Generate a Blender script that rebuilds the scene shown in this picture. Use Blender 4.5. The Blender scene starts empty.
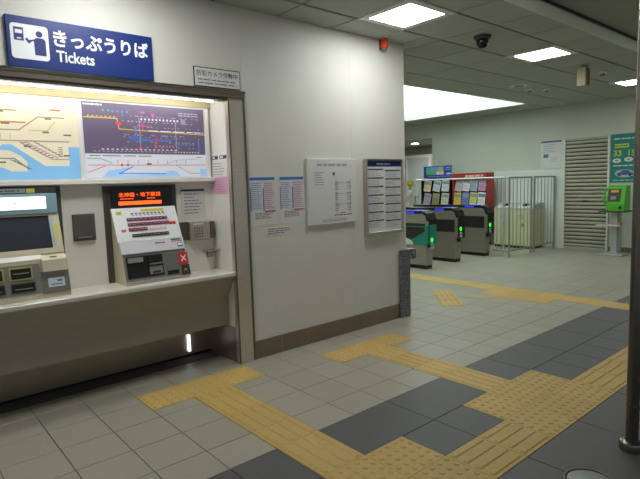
import bpy, math, random
from mathutils import Vector, Matrix
random.seed(7)
SC = bpy.context.scene
COL = SC.collection

# ------------------------------------------------------------------ camera
CAM_H, YAW, PITCH, ROLL, FPX = 1.4538, 0.86434, 0.1060, -0.03148, 518.09
def cam_axes():
    fwd = Vector((math.cos(YAW)*math.cos(PITCH), math.sin(YAW)*math.cos(PITCH), -math.sin(PITCH)))
    right = Vector((math.sin(YAW), -math.cos(YAW), 0)); up = right.cross(fwd)
    r = right*math.cos(ROLL) + up*math.sin(ROLL); u = -right*math.sin(ROLL) + up*math.cos(ROLL)
    return r, u, fwd
CR, CU, CF = cam_axes()
cd = bpy.data.cameras.new('camera'); cd.sensor_width = 36; cd.lens = FPX/640*36; cd.clip_start = .05; cd.clip_end = 200
cam = bpy.data.objects.new('camera', cd); COL.objects.link(cam)
m = Matrix.Identity(4)
for i in range(3): m[i][0] = CR[i]; m[i][1] = CU[i]; m[i][2] = -CF[i]
m[2][3] = CAM_H
cam.matrix_world = m
SC.camera = cam
def project(x, y, z):
    d = Vector((x, y, z-CAM_H)); w = d.dot(CF)
    if w < .05: return None
    return (320+FPX*d.dot(CR)/w, 239.5-FPX*d.dot(CU)/w)

# ------------------------------------------------------------------ world, exposure
world = bpy.data.worlds.new('world'); SC.world = world; world.use_nodes = True
world.node_tree.nodes['Background'].inputs[0].default_value = (.80, .85, .82, 1)
world.node_tree.nodes['Background'].inputs[1].default_value = .29
SC.view_settings.view_transform = 'Standard'; SC.view_settings.look = 'None'
SC.view_settings.gamma = 1; SC.view_settings.use_curve_mapping = False
SC.view_settings.exposure = 0.32
LAMP = 20.0        # ceiling troffers
SKY = 2.1         # light well over the gates
STRIP = 26.0       # tube in the ticket alcove

# ------------------------------------------------------------------ materials
def lin(c):
    return tuple((v/12.92 if v <= .04045 else ((v+.055)/1.055)**2.4) for v in c)
def rgb(h):
    h = h.lstrip('#'); h = ''.join(c*2 for c in h) if len(h) == 3 else h; return lin(tuple(int(h[i:i+2], 16)/255 for i in (0, 2, 4)))
MATS = {}
def mat(name, col, rough=.6, metal=0, vary=.06, scale=30, bump=0, emit=0, emit_col=None, aniso=0, rand=0, spec=.5, bscale=None):
    if name in MATS: return MATS[name]
    m = bpy.data.materials.new(name); m.use_nodes = True; nt = m.node_tree; n = nt.nodes; l = nt.links
    b = n['Principled BSDF']; c = rgb(col) if isinstance(col, str) else col
    b.inputs['Roughness'].default_value = rough; b.inputs['Metallic'].default_value = metal
    b.inputs['Specular IOR Level'].default_value = spec
    tc = n.new('ShaderNodeTexCoord')
    if vary or rand or bump:
        nz = n.new('ShaderNodeTexNoise'); nz.inputs['Scale'].default_value = scale; nz.inputs['Detail'].default_value = 4
        l.new(tc.outputs['Object'], nz.inputs['Vector'])
        mr = n.new('ShaderNodeMapRange'); mr.inputs[1].default_value = .25; mr.inputs[2].default_value = .75
        mr.inputs[3].default_value = 1-vary; mr.inputs[4].default_value = 1+vary
        l.new(nz.outputs['Fac'], mr.inputs[0])
        val = mr.outputs[0]
        if rand:
            oi = n.new('ShaderNodeObjectInfo'); m2 = n.new('ShaderNodeMapRange')
            m2.inputs[3].default_value = 1-rand; m2.inputs[4].default_value = 1+rand
            l.new(oi.outputs['Random'], m2.inputs[0])
            mu = n.new('ShaderNodeMath'); mu.operation = 'MULTIPLY'
            l.new(val, mu.inputs[0]); l.new(m2.outputs[0], mu.inputs[1]); val = mu.outputs[0]
        vm = n.new('ShaderNodeVectorMath'); vm.operation = 'SCALE'; vm.inputs[0].default_value = c
        l.new(val, vm.inputs['Scale']); l.new(vm.outputs[0], b.inputs['Base Color'])
        if bump:
            bz = nz
            if bscale:
                bz = n.new('ShaderNodeTexNoise'); bz.inputs['Scale'].default_value = bscale; l.new(tc.outputs['Object'], bz.inputs['Vector'])
            bp = n.new('ShaderNodeBump'); bp.inputs['Strength'].default_value = bump; bp.inputs['Distance'].default_value = .002
            l.new(bz.outputs['Fac'], bp.inputs['Height']); l.new(bp.outputs[0], b.inputs['Normal'])
    else:
        b.inputs['Base Color'].default_value = (*c, 1)
    if emit:
        b.inputs['Emission Color'].default_value = (*(rgb(emit_col) if isinstance(emit_col, str) else (emit_col or c)), 1)
        b.inputs['Emission Strength'].default_value = emit
    MATS[name] = m
    return m
def speckle(name, c1, c2, rough=.35):
    m = bpy.data.materials.new(name); m.use_nodes = True; nt = m.node_tree; n = nt.nodes; l = nt.links
    b = n['Principled BSDF']; b.inputs['Roughness'].default_value = rough
    tc = n.new('ShaderNodeTexCoord'); v = n.new('ShaderNodeTexNoise'); v.inputs['Scale'].default_value = 75; v.inputs['Detail'].default_value = 2
    r = n.new('ShaderNodeValToRGB'); r.color_ramp.elements[0].position = .38; r.color_ramp.elements[1].position = .62
    r.color_ramp.elements[0].color = (*rgb(c1), 1); r.color_ramp.elements[1].color = (*rgb(c2), 1)
    l.new(tc.outputs['Object'], v.inputs['Vector']); l.new(v.outputs['Fac'], r.inputs[0]); l.new(r.outputs[0], b.inputs['Base Color'])
    return m
def brushed(name, col, rough=.3, horiz=True):
    m = mat(name, col, rough, .75, vary=.10, scale=8)
    nt = m.node_tree; n = nt.nodes; l = nt.links
    tc = [x for x in n if x.type == 'TEX_COORD'][0]; nz = [x for x in n if x.type == 'TEX_NOISE'][0]
    mp = n.new('ShaderNodeMapping'); mp.inputs['Scale'].default_value = (.3, .3, 12) if horiz else (12, 12, .3)
    l.new(tc.outputs['Object'], mp.inputs['Vector']); l.new(mp.outputs[0], nz.inputs['Vector'])
    return m
M_WALL = mat('painted_wall', '#d8d6cf', .55, vary=.025, scale=3, bump=.05, bscale=400)
M_WALLF = mat('far_wall_paint', '#c9cdbf', .6, vary=.03, scale=2)
M_ALC = mat('alcove_cream', '#ebe8df', .5, vary=.03, scale=4)
M_JAMB = mat('jamb_white', '#e4e2da', .45, vary=.02, scale=4)
M_FASC = mat('fascia_beige', '#a0988a', .5, vary=.04, scale=6)
M_COUNT = mat('counter_top', '#d8d5cb', .3, vary=.03, scale=10)
M_BRONZE = mat('bronze_baseboard', '#857868', .3, .45, vary=.12, scale=3)
M_STEEL = brushed('brushed_steel', '#b9b2a8', .38)
M_STEELD = brushed('dark_brushed_steel', '#6f6962', .35)
M_STEELG = brushed('gate_steel', '#a8a598', .42)
M_CHROME = mat('polished_steel', '#b5b2ab', .18, 1, vary=.05)
M_POLE = mat('pole_steel', '#77716a', .3, 1, vary=.08)
M_TILE = mat('light_floor_tile', '#a9a596', .42, vary=.07, scale=60, rand=.05, bump=.05, bscale=300)
M_DARK = mat('dark_floor_tile', '#5f5e60', .5, vary=.10, scale=90, rand=.05, bump=.06, bscale=300)
M_GROUT = mat('grout', '#5f5c55', .9, vary=.1)
M_YEL = mat('tactile_yellow', '#cdae68', .55, vary=.08, scale=25, rand=.06)
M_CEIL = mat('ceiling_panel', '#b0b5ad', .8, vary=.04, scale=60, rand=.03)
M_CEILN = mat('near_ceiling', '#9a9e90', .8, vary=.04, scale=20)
M_CGAP = mat('ceiling_gap', '#2a2925', .9, vary=0)
M_WHITE = mat('white_enamel', '#e6e4de', .4, vary=.02)
M_PAPER = mat('paper', '#dcdbd8', .7, vary=.02)
M_BLACK = mat('black_plastic', '#161616', .35, vary=.05)
M_BLACKM = mat('black_matte', '#0e0e0e', .7, vary=0)
M_DGREY = mat('dark_grey_plastic', '#3d3b39', .45, vary=.05)
M_GREY = mat('grey_plastic', '#86847e', .45, vary=.05)
M_BEIGE = mat('beige_plastic', '#cfc6ac', .45, vary=.03)
M_LAMP = mat('troffer_diffuser', '#ffffff', .5, vary=0, emit=LAMP, emit_col=(.98, 1, .97))
M_SKY = mat('light_well_glow', '#ffffff', .5, vary=0, emit=SKY, emit_col=(.84, 1, .93))
M_TUBE = mat('tube_glow', '#ffffff', .5, vary=0, emit=STRIP, emit_col=(1, .98, .94))
M_GRANITE = speckle('granite', '#2b2b31', '#8a8a90')
M_NAVY = mat('sign_navy', '#1b3279', .4, vary=.02)
_flat = {}
def flat(col, rough=.6, emit=0):
    k = (col, rough, emit)
    if k not in _flat:
        _flat[k] = mat('print_%s_%d' % (col.strip('#'), len(_flat)), col, rough, vary=0, emit=emit, emit_col=col if emit else None)
    return _flat[k]
def glassy(name, tint=(.9, .95, .93), alpha=.25, rough=.05, trans=0):
    m = bpy.data.materials.new(name); m.use_nodes = True; nt = m.node_tree; n = nt.nodes; l = nt.links
    for x in list(n): n.remove(x)
    o = n.new('ShaderNodeOutputMaterial'); mx = n.new('ShaderNodeMixShader'); t = n.new('ShaderNodeBsdfTransparent'); g = n.new('ShaderNodeBsdfPrincipled')
    g.inputs['Base Color'].default_value = (*tint, 1); g.inputs['Roughness'].default_value = rough
    t.inputs[0].default_value = (*tint, 1); mx.inputs[0].default_value = alpha
    if trans:
        tr_ = n.new('ShaderNodeBsdfTranslucent'); tr_.inputs[0].default_value = (.9, .9, .86, 1); m2 = n.new('ShaderNodeMixShader'); m2.inputs[0].default_value = trans
        l.new(g.outputs[0], m2.inputs[1]); l.new(tr_.outputs[0], m2.inputs[2]); l.new(t.outputs[0], mx.inputs[1]); l.new(m2.outputs[0], mx.inputs[2]); l.new(mx.outputs[0], o.inputs[0])
        return m
    l.new(t.outputs[0], mx.inputs[1]); l.new(g.outputs[0], mx.inputs[2]); l.new(mx.outputs[0], o.inputs[0])
    return m
M_GLASS = glassy('smoke_curtain_glass', (.90, .91, .87), .34, .25, .35)
M_DOORGL = glassy('door_glass', (.80, .88, .88), .55, .1)
M_DOME = mat('smoked_dome', '#0b0b0c', .08, vary=0)

# ------------------------------------------------------------------ mesh helpers
WLOC = {}
def wloc(o):
    v = Vector((0, 0, 0))
    while o is not None:
        v = v+o.location; o = o.parent
    return v
class MB:
    def __init__(s): s.v = []; s.f = []; s.mi = []; s.mats = []; s.sm = []
    def mid(s, m):
        if m not in s.mats: s.mats.append(m)
        return s.mats.index(m)
    def face(s, pts, m, smooth=False):
        b = len(s.v); s.v += [tuple(p) for p in pts]; s.f.append(tuple(range(b, b+len(pts)))); s.mi.append(s.mid(m)); s.sm.append(smooth)
    def raw(s, vs, fs, m, smooth=False):
        b = len(s.v); s.v += [tuple(p) for p in vs]
        for f in fs: s.f.append(tuple(b+i for i in f)); s.mi.append(s.mid(m)); s.sm.append(smooth)
        return s
    def box(s, x0, x1, y0, y1, z0, z1, m, bev=0):
        if bev:
            bev = min(bev, (x1-x0)*.45, (y1-y0)*.45, (z1-z0)*.45)
            vs = []
            for (a, b, c) in ((0, 0, 0), (1, 0, 0), (1, 1, 0), (0, 1, 0), (0, 0, 1), (1, 0, 1), (1, 1, 1), (0, 1, 1)):
                X = x1 if a else x0; Y = y1 if b else y0; Z = z1 if c else z0
                dx = -bev if a else bev; dy = -bev if b else bev; dz = -bev if c else bev
                vs += [(X, Y+dy, Z+dz), (X+dx, Y, Z+dz), (X+dx, Y+dy, Z)]
            ix = lambda k, ax: k*3+ax
            fs = [tuple(ix(k, 2) for k in (3, 2, 1, 0)), tuple(ix(k, 2) for k in (4, 5, 6, 7)),
                  tuple(ix(k, 1) for k in (0, 1, 5, 4)), tuple(ix(k, 1) for k in (2, 3, 7, 6)),
                  tuple(ix(k, 0) for k in (1, 2, 6, 5)), tuple(ix(k, 0) for k in (3, 0, 4, 7))]
            E = [(0, 1, 1, 2), (1, 2, 0, 2), (2, 3, 1, 2), (3, 0, 0, 2), (4, 5, 1, 2), (5, 6, 0, 2), (6, 7, 1, 2), (7, 4, 0, 2), (0, 4, 0, 1), (1, 5, 0, 1), (2, 6, 0, 1), (3, 7, 0, 1)]
            for a, b, p, q in E: fs.append((ix(a, p), ix(b, p), ix(b, q), ix(a, q)))
            for k in range(8): fs.append((ix(k, 0), ix(k, 1), ix(k, 2)))
            return s.raw(vs, fs, m)
        vs = [(x0, y0, z0), (x1, y0, z0), (x1, y1, z0), (x0, y1, z0), (x0, y0, z1), (x1, y0, z1), (x1, y1, z1), (x0, y1, z1)]
        return s.raw(vs, [(3, 2, 1, 0), (4, 5, 6, 7), (0, 1, 5, 4), (1, 2, 6, 5), (2, 3, 7, 6), (3, 0, 4, 7)], m)
    def prism(s, prof, a0, a1, m, axis='x'):
        """extrude a closed profile; axis x: (y,z) profile, axis y: (x,z), axis z: (x,y)"""
        def P(a, p): return (a, p[0], p[1]) if axis == 'x' else ((p[0], a, p[1]) if axis == 'y' else (p[0], p[1], a))
        n = len(prof); vs = [P(a0, p) for p in prof]+[P(a1, p) for p in prof]
        fs = [tuple(range(n)), tuple(range(2*n-1, n-1, -1))]+[(i, i+n, (i+1) % n+n, (i+1) % n) for i in range(n)]
        return s.raw(vs, fs, m)
    def cyl(s, p, q, r, m, n=12, r2=None, smooth=True):
        p = Vector(p); q = Vector(q); r2 = r if r2 is None else r2; d = (q-p).normalized()
        a = d.orthogonal().normalized(); b = d.cross(a)
        vs = [p+(a*math.cos(2*math.pi*i/n)+b*math.sin(2*math.pi*i/n))*r for i in range(n)]+[q+(a*math.cos(2*math.pi*i/n)+b*math.sin(2*math.pi*i/n))*r2 for i in range(n)]
        s.raw(vs, [(i, (i+1) % n, (i+1) % n+n, i+n) for i in range(n)], m, smooth)
        s.face([vs[i] for i in range(n-1, -1, -1)], m); s.face([vs[n+i] for i in range(n)], m)
        return s
    def lathe(s, c, prof, m, n=16, smooth=True):
        vs = []; k = len(prof)
        for i in range(n):
            t = 2*math.pi*i/n
            for r, z in prof: vs.append((c[0]+r*math.cos(t), c[1]+r*math.sin(t), c[2]+z))
        return s.raw(vs, [(i*k+j, ((i+1) % n)*k+j, ((i+1) % n)*k+j+1, i*k+j+1) for i in range(n) for j in range(k-1)], m, smooth)
    def tube(s, pts, r, m, n=8):
        for a, b in zip(pts[:-1], pts[1:]): s.cyl(a, b, r, m, n)
        return s
    def mesh(s, name, off=Vector((0, 0, 0))):
        me = bpy.data.meshes.new(name); me.from_pydata([tuple(Vector(p)-off) for p in s.v], [], s.f)
        for mm in s.mats: me.materials.append(mm)
        me.polygons.foreach_set('material_index', s.mi); me.polygons.foreach_set('use_smooth', s.sm)
        me.validate(); me.update()
        return me
    def build(s, name, parent=None, label=None, cat=None, group=None, kind=None, origin=None):
        if parent is not None: base = wloc(parent)
        elif origin is not None: base = Vector(origin)
        else:
            xs = [p[0] for p in s.v]; ys = [p[1] for p in s.v]; zs = [p[2] for p in s.v]
            base = Vector(((min(xs)+max(xs))/2, (min(ys)+max(ys))/2, min(zs)))
        loc = Vector((0, 0, 0))
        if parent is not None:      # give each part its own origin at its middle
            xs = [p[0] for p in s.v]; ys = [p[1] for p in s.v]; zs = [p[2] for p in s.v]
            mid = Vector(((min(xs)+max(xs))/2, (min(ys)+max(ys))/2, (min(zs)+max(zs))/2)); loc = mid-base; base = mid
        o = bpy.data.objects.new(name, s.mesh(name, base)); COL.objects.link(o)
        o.parent = parent; o.location = loc if parent is not None else base
        if parent is not None and kind is None and (name.startswith(('printed_', 'header_text', 'small_print', 'side_sticker', 'label_sticker', 'sign_mark', 'pictogram', 'fare_chart', 'route_strip', 'display_bar', 'display_label', 'cross_mark', 'grille', 'opening', 'go_lamp', 'sticker', 'petals'))) and name not in ('pictogram_field',): kind = 'stuff'
        tag(o, label, cat, group, kind)
        return o
def tag(o, label=None, cat=None, group=None, kind=None):
    if label: o['label'] = label
    if cat: o['category'] = cat
    if group: o['group'] = group
    if kind: o['kind'] = kind
    return o
def thing(name, loc, label, cat, group=None, kind=None):
    o = bpy.data.objects.new(name, None); o.empty_display_size = .1; COL.objects.link(o); o.location = loc
    return tag(o, label, cat, group, kind)
def bx(name, parent, x0, x1, y0, y1, z0, z1, m, bev=0, **k):
    return MB().box(x0, x1, y0, y1, z0, z1, m, bev).build(name, parent, **k)
def copy_tree(o, parent=None):
    c = o.copy(); COL.objects.link(c)
    if parent is not None: c.parent = parent
    for ch in list(o.children): copy_tree(ch, c)
    return c

class Plane:
    """flat print surface: point(u, v) = o + u*U + v*V, prints lie a hair off along N"""
    def __init__(s, o, U, V): s.o = Vector(o); s.U = Vector(U); s.V = Vector(V); s.N = s.U.cross(s.V).normalized()
    def p(s, u, v, off=.001): return s.o+s.U*u+s.V*v+s.N*off
    def rect(s, mb, u0, v0, u1, v1, m, off=.001): mb.face([s.p(u0, v0, off), s.p(u1, v0, off), s.p(u1, v1, off), s.p(u0, v1, off)], m)
    def poly(s, mb, pts, m, off=.001): mb.face([s.p(u, v, off) for u, v in pts], m)
    def line(s, mb, pts, w, m, off=.0014):
        for (a, b), (c, d) in zip(pts[:-1], pts[1:]):
            t = Vector((c-a, d-b)); L = t.length
            if L < 1e-6: continue
            t /= L; n = Vector((-t.y, t.x))*w/2; e = t*w*.4
            s.poly(mb, [(a-n.x-e.x, b-n.y-e.y), (c-n.x+e.x, d-n.y+e.y), (c+n.x+e.x, d+n.y+e.y), (a+n.x-e.x, b+n.y-e.y)], m, off)
    def disc(s, mb, u, v, r, m, n=14, off=.0016, sq=1):
        s.poly(mb, [(u+r*math.cos(2*math.pi*i/n), v+r*sq*math.sin(2*math.pi*i/n)) for i in range(n)], m, off)
    def slab(s, mb, u0, v0, u1, v1, t, m, base=0):
        a = [s.p(u, v, base) for u, v in ((u0, v0), (u1, v0), (u1, v1), (u0, v1))]; b = [s.p(u, v, base+t) for u, v in ((u0, v0), (u1, v0), (u1, v1), (u0, v1))]
        mb.raw(a+b, [(3, 2, 1, 0), (4, 5, 6, 7), (0, 1, 5, 4), (1, 2, 6, 5), (2, 3, 7, 6), (3, 0, 4, 7)], m)
def WY(y): return Plane((0, y, 0), (1, 0, 0), (0, 0, 1))           # faces -y, u = x, v = z
def WX(x): return Plane((x, 0, 0), (0, -1, 0), (0, 0, 1))          # faces -x, u = -y, v = z
def lettering(name, txt, pl, u, v, size, m, parent, width=None, bold=0, off=.0025, label=None):
    c = bpy.data.curves.new('t', 'FONT'); c.body = txt; c.size = 1; c.fill_mode = 'FRONT'; c.resolution_u = 3; c.offset = bold
    o = bpy.data.objects.new('t', c); COL.objects.link(o)
    dg = bpy.context.evaluated_depsgraph_get(); me = bpy.data.meshes.new_from_object(o.evaluated_get(dg))
    COL.objects.unlink(o); bpy.data.objects.remove(o)
    if len(me.vertices) == 0: return None
    xs = [w.co.x for w in me.vertices]; ys = [w.co.y for w in me.vertices]
    sy = size/(max(ys)-min(ys)); sx = width/(max(xs)-min(xs)) if width else sy
    mb = MB(); vs = [pl.p(u+(w.co.x-min(xs))*sx, v+(w.co.y-min(ys))*sy, off) for w in me.vertices]
    mb.raw(vs, [tuple(p.vertices) for p in me.polygons], m)
    bpy.data.meshes.remove(me)
    return mb.build(name, parent, label=label)
def textlines(pl, mb, u0, v0, u1, v1, n, m, fill=.45, ragged=.3, off=.0015, rnd=random):
    h = (v1-v0)/n
    for i in range(n):
        v = v0+h*(i+.5); e = u1-(u1-u0)*rnd.random()*ragged; u = u0
        while u < e-.004:
            w = min(e-u, (u1-u0)*(.12+.2*rnd.random())); pl.rect(mb, u, v-h*fill/2, u+w*.85, v+h*fill/2, m, off); u += w

def subtract(r, cuts):
    out = [r]
    for c in cuts:
        nx = []
        for (a, b, e, f) in out:
            if c[0] >= b-1e-4 or c[1] <= a+1e-4 or c[2] >= f-1e-4 or c[3] <= e+1e-4: nx.append((a, b, e, f)); continue
            if c[0] > a: nx.append((a, c[0], e, f))
            if c[1] < b: nx.append((c[1], b, e, f))
            x0 = max(a, c[0]); x1 = min(b, c[1])
            if c[2] > e: nx.append((x0, x1, e, c[2]))
            if c[3] < f: nx.append((x0, x1, c[3], f))
        out = [t for t in nx if t[1]-t[0] > .012 and t[3]-t[2] > .012]
    return out

# ------------------------------------------------------------------ layout numbers
YW = 3.614          # ticket wall plane
ZC = 2.86           # ceiling
XF = 10.6           # far wall plane
XC = 4.30           # corner of ticket wall
X0 = 1.273; KX = lambda k: X0+.3*k
YD = 2.267; YC_ = 1.878
XL = -2.4           # left end of what is built
YB = -2.6           # near end of what is built

# ------------------------------------------------------------------ floor
floor = MB().box(XL, 14.2, YB, 12.2, -.12, -.006, M_GROUT).build('floor', kind='structure', label='station floor of pale and dark square tiles')
tact = []      # (x0,x1,y0,y1,type)
rowsy = [YD, 2.52, 2.82, 3.12]
def warn(x0, x1, y0, y1): tact.append((x0, x1, y0, y1, 'w'))
def guide(x0, x1, y0, y1, d): tact.append((x0, x1, y0, y1, d))
for k in range(3): warn(KX(k), KX(k+1), 3.25, 3.55)
for a, b in ((YC_, YD), (YD, 2.52), (2.52, 2.82), (2.82, 3.12), (3.12, 3.25)): guide(KX(1), KX(2), a, b, 'gy')
for k in range(5, 8): warn(KX(k), KX(k+1), 3.02, 3.30)
for a, b in ((YC_, YD), (YD, 2.52), (2.52, 2.82), (2.82, 3.02)): guide(KX(6), KX(7), a, b, 'gy')
for k in (1, 2): warn(KX(k), KX(k+1), YC_-.3, YC_); warn(KX(k), KX(k+1), YC_-.6, YC_-.3)
for k in (3, 4): guide(KX(k), KX(k+1), YC_-.6, YC_-.3, 'gx')
for k in (5, 6, 7): warn(KX(k), KX(k+1), YC_-.3, YC_); warn(KX(k), KX(k+1), YC_-.6, YC_-.3)
for k in range(8, 27): guide(KX(k), KX(k+1), YC_-.6, YC_-.3, 'gx')
y = YC_-.3
for k in range(13): guide(6.06, 6.36, y+.3*k, y+.3*k+.3, 'gy') if not (4 <= k <= 6) else warn(6.06, 6.36, y+.3*k, y+.3*k+.3)
for k in (4, 5, 6): warn(5.76, 6.06, y+.3*k, y+.3*k+.3)
cuts = [t[:4] for t in tact]
SOLID = [(XL, 4.24, 4.13, 12.2), (XL, XC, 4.13, 12.2)]
tiles = []
ys = [YD, 2.52]; 
while ys[-1] < 12: ys.append(ys[-1]+.3)
xs = [X0+.3*k for k in range(-12, 44)]
for i in range(len(xs)-1):
    for j in range(len(ys)-1):
        r = (xs[i], xs[i+1], ys[j], ys[j+1])
        for t in subtract(r, [(XL-3, XC, 4.13, 13), (XL-3, 4.17, 3.93, 13), (2.17, XC, YW+.02, 13), (XF, 15, YB, 8.0)]):
            for q in subtract(t, cuts): tiles.append((*q, 'l'))
xs = [2.473+.6*k for k in range(-8, 15)]; ys = [YD, YC_]
while ys[-1] > YB: ys.append(ys[-1]-.6)
for i in range(len(xs)-1):
    for j in range(len(ys)-1):
        r = (xs[i], xs[i+1], ys[j+1], ys[j])
        for t in subtract(r, [(XF, 15, YB-2, 8.0)]):
            for q in subtract(t, cuts): tiles.append((*q, 'd'))
def screen_area(x0, x1, y0, y1):
    P = [project(x, y, 0) for x, y in ((x0, y0), (x1, y0), (x1, y1), (x0, y1))]
    if any(p is None for p in P): return 0
    cx = sum(p[0] for p in P)/4; cy = sum(p[1] for p in P)/4
    ins = sum(1 for p in P if 0 <= p[0] <= 640 and 0 <= p[1] <= 479)
    if ins == 0: return 0
    if cx < 401 and cy < 322: return 0
    a = 0
    for i in range(4): a += P[i][0]*P[(i+1) % 4][1]-P[(i+1) % 4][0]*P[i][1]
    return abs(a)/2*ins/4
tiles.sort(key=lambda t: -screen_area(*t[:4]))
G = .0022
_tm = {}
def tilemesh(w, d, m, h=.010):
    k = (round(w, 3), round(d, 3), m.name)
    if k not in _tm:
        b = MB(); c = .002
        x, y = w/2-G, d/2-G
        vs = [(-x, -y, -h), (x, -y, -h), (x, y, -h), (-x, y, -h), (-x, -y, -c), (x, -y, -c), (x, y, -c), (-x, y, -c), (-x+c, -y+c, 0), (x-c, -y+c, 0), (x-c, y-c, 0), (-x+c, y-c, 0)]
        fs = [(8, 9, 10, 11)]+[(i, (i+1) % 4, (i+1) % 4+4, i+4) for i in range(4)]+[(i+4, (i+1) % 4+4, (i+1) % 4+8, i+8) for i in range(4)]
        b.raw(vs, fs, m); _tm[k] = b.mesh('floor_tile')
    return _tm[k]
rest = MB()
fb = wloc(floor)
for i, (a, b, c, d, kd) in enumerate(tiles):
    mm = M_TILE if kd == 'l' else M_DARK
    if i < 300:
        o = bpy.data.objects.new('floor_tile', tilemesh(b-a, d-c, mm)); COL.objects.link(o); o.parent = floor; o.location = Vector(((a+b)/2, (c+d)/2, 0))-fb
    else:
        rest.box(a+G, b-G, c+G, d-G, -.010, 0, mm)
rest.build('floor_tiles_rest', floor, kind='stuff')
# tactile paving blocks
_bm = {}
def tactmesh(w, d, ty):
    k = (round(w, 3), round(d, 3), ty)
    if k in _bm: return _bm[k]
    b = MB(); x, y = w/2-.0015, d/2-.0015
    b.box(-x, x, -y, y, -.010, .0015, M_YEL)
    if ty == 'w':
        nx, ny = 5, max(1, round(d/.06))
        for i in range(nx):
            for j in range(ny):
                cx = -w/2+w*(i+.5)/nx; cy = -d/2+d*(j+.5)/ny
                vs = [(cx+.0165*math.cos(t), cy+.0165*math.sin(t), .0015) for t in [k*math.pi/4 for k in range(8)]]+[(cx+.010*math.cos(t), cy+.010*math.sin(t), .0065) for t in [k*math.pi/4 for k in range(8)]]
                b.raw(vs, [(k, (k+1) % 8, (k+1) % 8+8, k+8) for k in range(8)]+[tuple(range(8, 16))], M_YEL)
    else:
        A, Bw = (w, d) if ty == 'gx' else (d, w)      # A along the bars
        for i in range(4):
            c = -Bw/2+Bw*(i+.5)/4; l = A/2-.014; p = [(-l, c-.017), (l, c-.017), (l, c+.017), (-l, c+.017)]; q = [(-l+.008, c-.010), (l-.008, c-.010), (l-.008, c+.010), (-l+.008, c+.010)]
            f = (lambda u, v, z: (u, v, z)) if ty == 'gx' else (lambda u, v, z: (v, u, z))
            fs = [(k, (k+1) % 4, (k+1) % 4+4, k+4) for k in range(4)]+[(4, 5, 6, 7)]
            if ty == 'gy': fs = [tuple(reversed(t)) for t in fs]
            b.raw([f(u, v, .0015) for u, v in p]+[f(u, v, .0065) for u, v in q], fs, M_YEL)
    _bm[k] = b.mesh('tactile_block'); return _bm[k]
def put_tact(cx, cy, w, d, ty, rz=0, dz=0):
    o = bpy.data.objects.new('tactile_block', tactmesh(w, d, ty)); COL.objects.link(o); o.parent = floor; o.location = Vector((cx, cy, dz))-fb; o.rotation_euler = (0, 0, rz)
for a, b, c, d, ty in tact: put_tact((a+b)/2, (c+d)/2, b-a, d-c, ty)
for k in (-1, 0, 1): put_tact(5.29+.205*k, 3.80+.205*k, .285, .27, 'gx', math.radians(45), .0022)
b = MB(); b.prism([(5.385, 3.70), (5.42, 3.735), (5.755, 3.24), (5.755, 3.14)], .0002, .004, M_YEL, 'z'); b.build('tactile_strip', floor)
# round cleanout cover
ct = thing('floor_cover', (2.47, .962, 0), 'round metal cover plate set in the dark tiles near the pole', 'cover')
b = MB(); b.lathe((2.47, .962, 0), [(.0, .004), (.098, .004), (.105, .001), (.105, -.004)], mat('cover_metal', '#8f9294', .4, .6, vary=.08), 28); b.build('plate', ct)
b = MB(); b.lathe((2.47, .962, 0), [(.112, .0045), (.118, .0045), (.12, .001), (.106, .001), (.108, .0045), (.112, .0045)], M_STEELD, 28); b.build('ring', ct)

# ------------------------------------------------------------------ ceiling
OPEN = (5.09, 9.57, 5.075, 7.95)
ceiling = MB()
for r in subtract((XL, 14.2, 2.075, 12.2), [(OPEN[0]-.045, OPEN[1]+.045, OPEN[2]-.045, OPEN[3]+.045)]): ceiling.box(r[0], r[1], r[2], r[3], ZC+.010, ZC+.06, M_CGAP)
ceiling = ceiling.build('ceiling', kind='structure', label='suspended ceiling of square grey panels')
cb = wloc(ceiling)
LIGHTS = [(.89, 'rearmost square troffer above the ticket sign'), (3.29, 'square ceiling light nearest the red alarm lamp'), (5.69, 'square ceiling light beyond the dome camera'), (8.69, 'square ceiling light farthest from the ticket wall, by the pole')]
lcuts = [(x, x+.6, 2.675, 3.275) for x, _ in LIGHTS]
_cm = {}
for i in range(-8, 18):
    for j in range(0, 17):
        r = (2.69+.6*i, 3.29+.6*i, 2.075+.6*j, 2.675+.6*j)
        if r[0] > 13.5 or (r[0] < XC-.3 and r[2] > YW+.1): continue
        for t in subtract(r, [OPEN, (XL-4, XC-.05, YW+.03, 14), (XF+.02, 15, 8.0, 14)]+lcuts):
            w, d = t[1]-t[0], t[3]-t[2]; k = (round(w, 3), round(d, 3))
            if k not in _cm:
                b = MB(); g = .008; c = .003; x, y = w/2-g, d/2-g*1.5
                vs = [(-x, -y, .010), (x, -y, .010), (x, y, .010), (-x, y, .010), (-x, -y, c), (x, -y, c), (x, y, c), (-x, y, c), (-x+c, -y+c, 0), (x-c, -y+c, 0), (x-c, y-c, 0), (-x+c, y-c, 0)]
                b.raw(vs, [(11, 10, 9, 8)]+[(i2+4, (i2+1) % 4+4, (i2+1) % 4, i2) for i2 in range(4)]+[(i2+8, (i2+1) % 4+8, (i2+1) % 4+4, i2+4) for i2 in range(4)], M_CEIL)
                _cm[k] = b.mesh('ceiling_panel')
            o = bpy.data.objects.new('ceiling_panel', _cm[k]); COL.objects.link(o); o.parent = ceiling; o.location = Vector(((t[0]+t[1])/2, (t[2]+t[3])/2, ZC))-cb
MB().box(XL, 14.2, YB, 2.06, ZC, ZC+.07, M_CEILN).build('ceiling', kind='structure', label='plain dark ceiling on the near side of the glass curtain')
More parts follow.
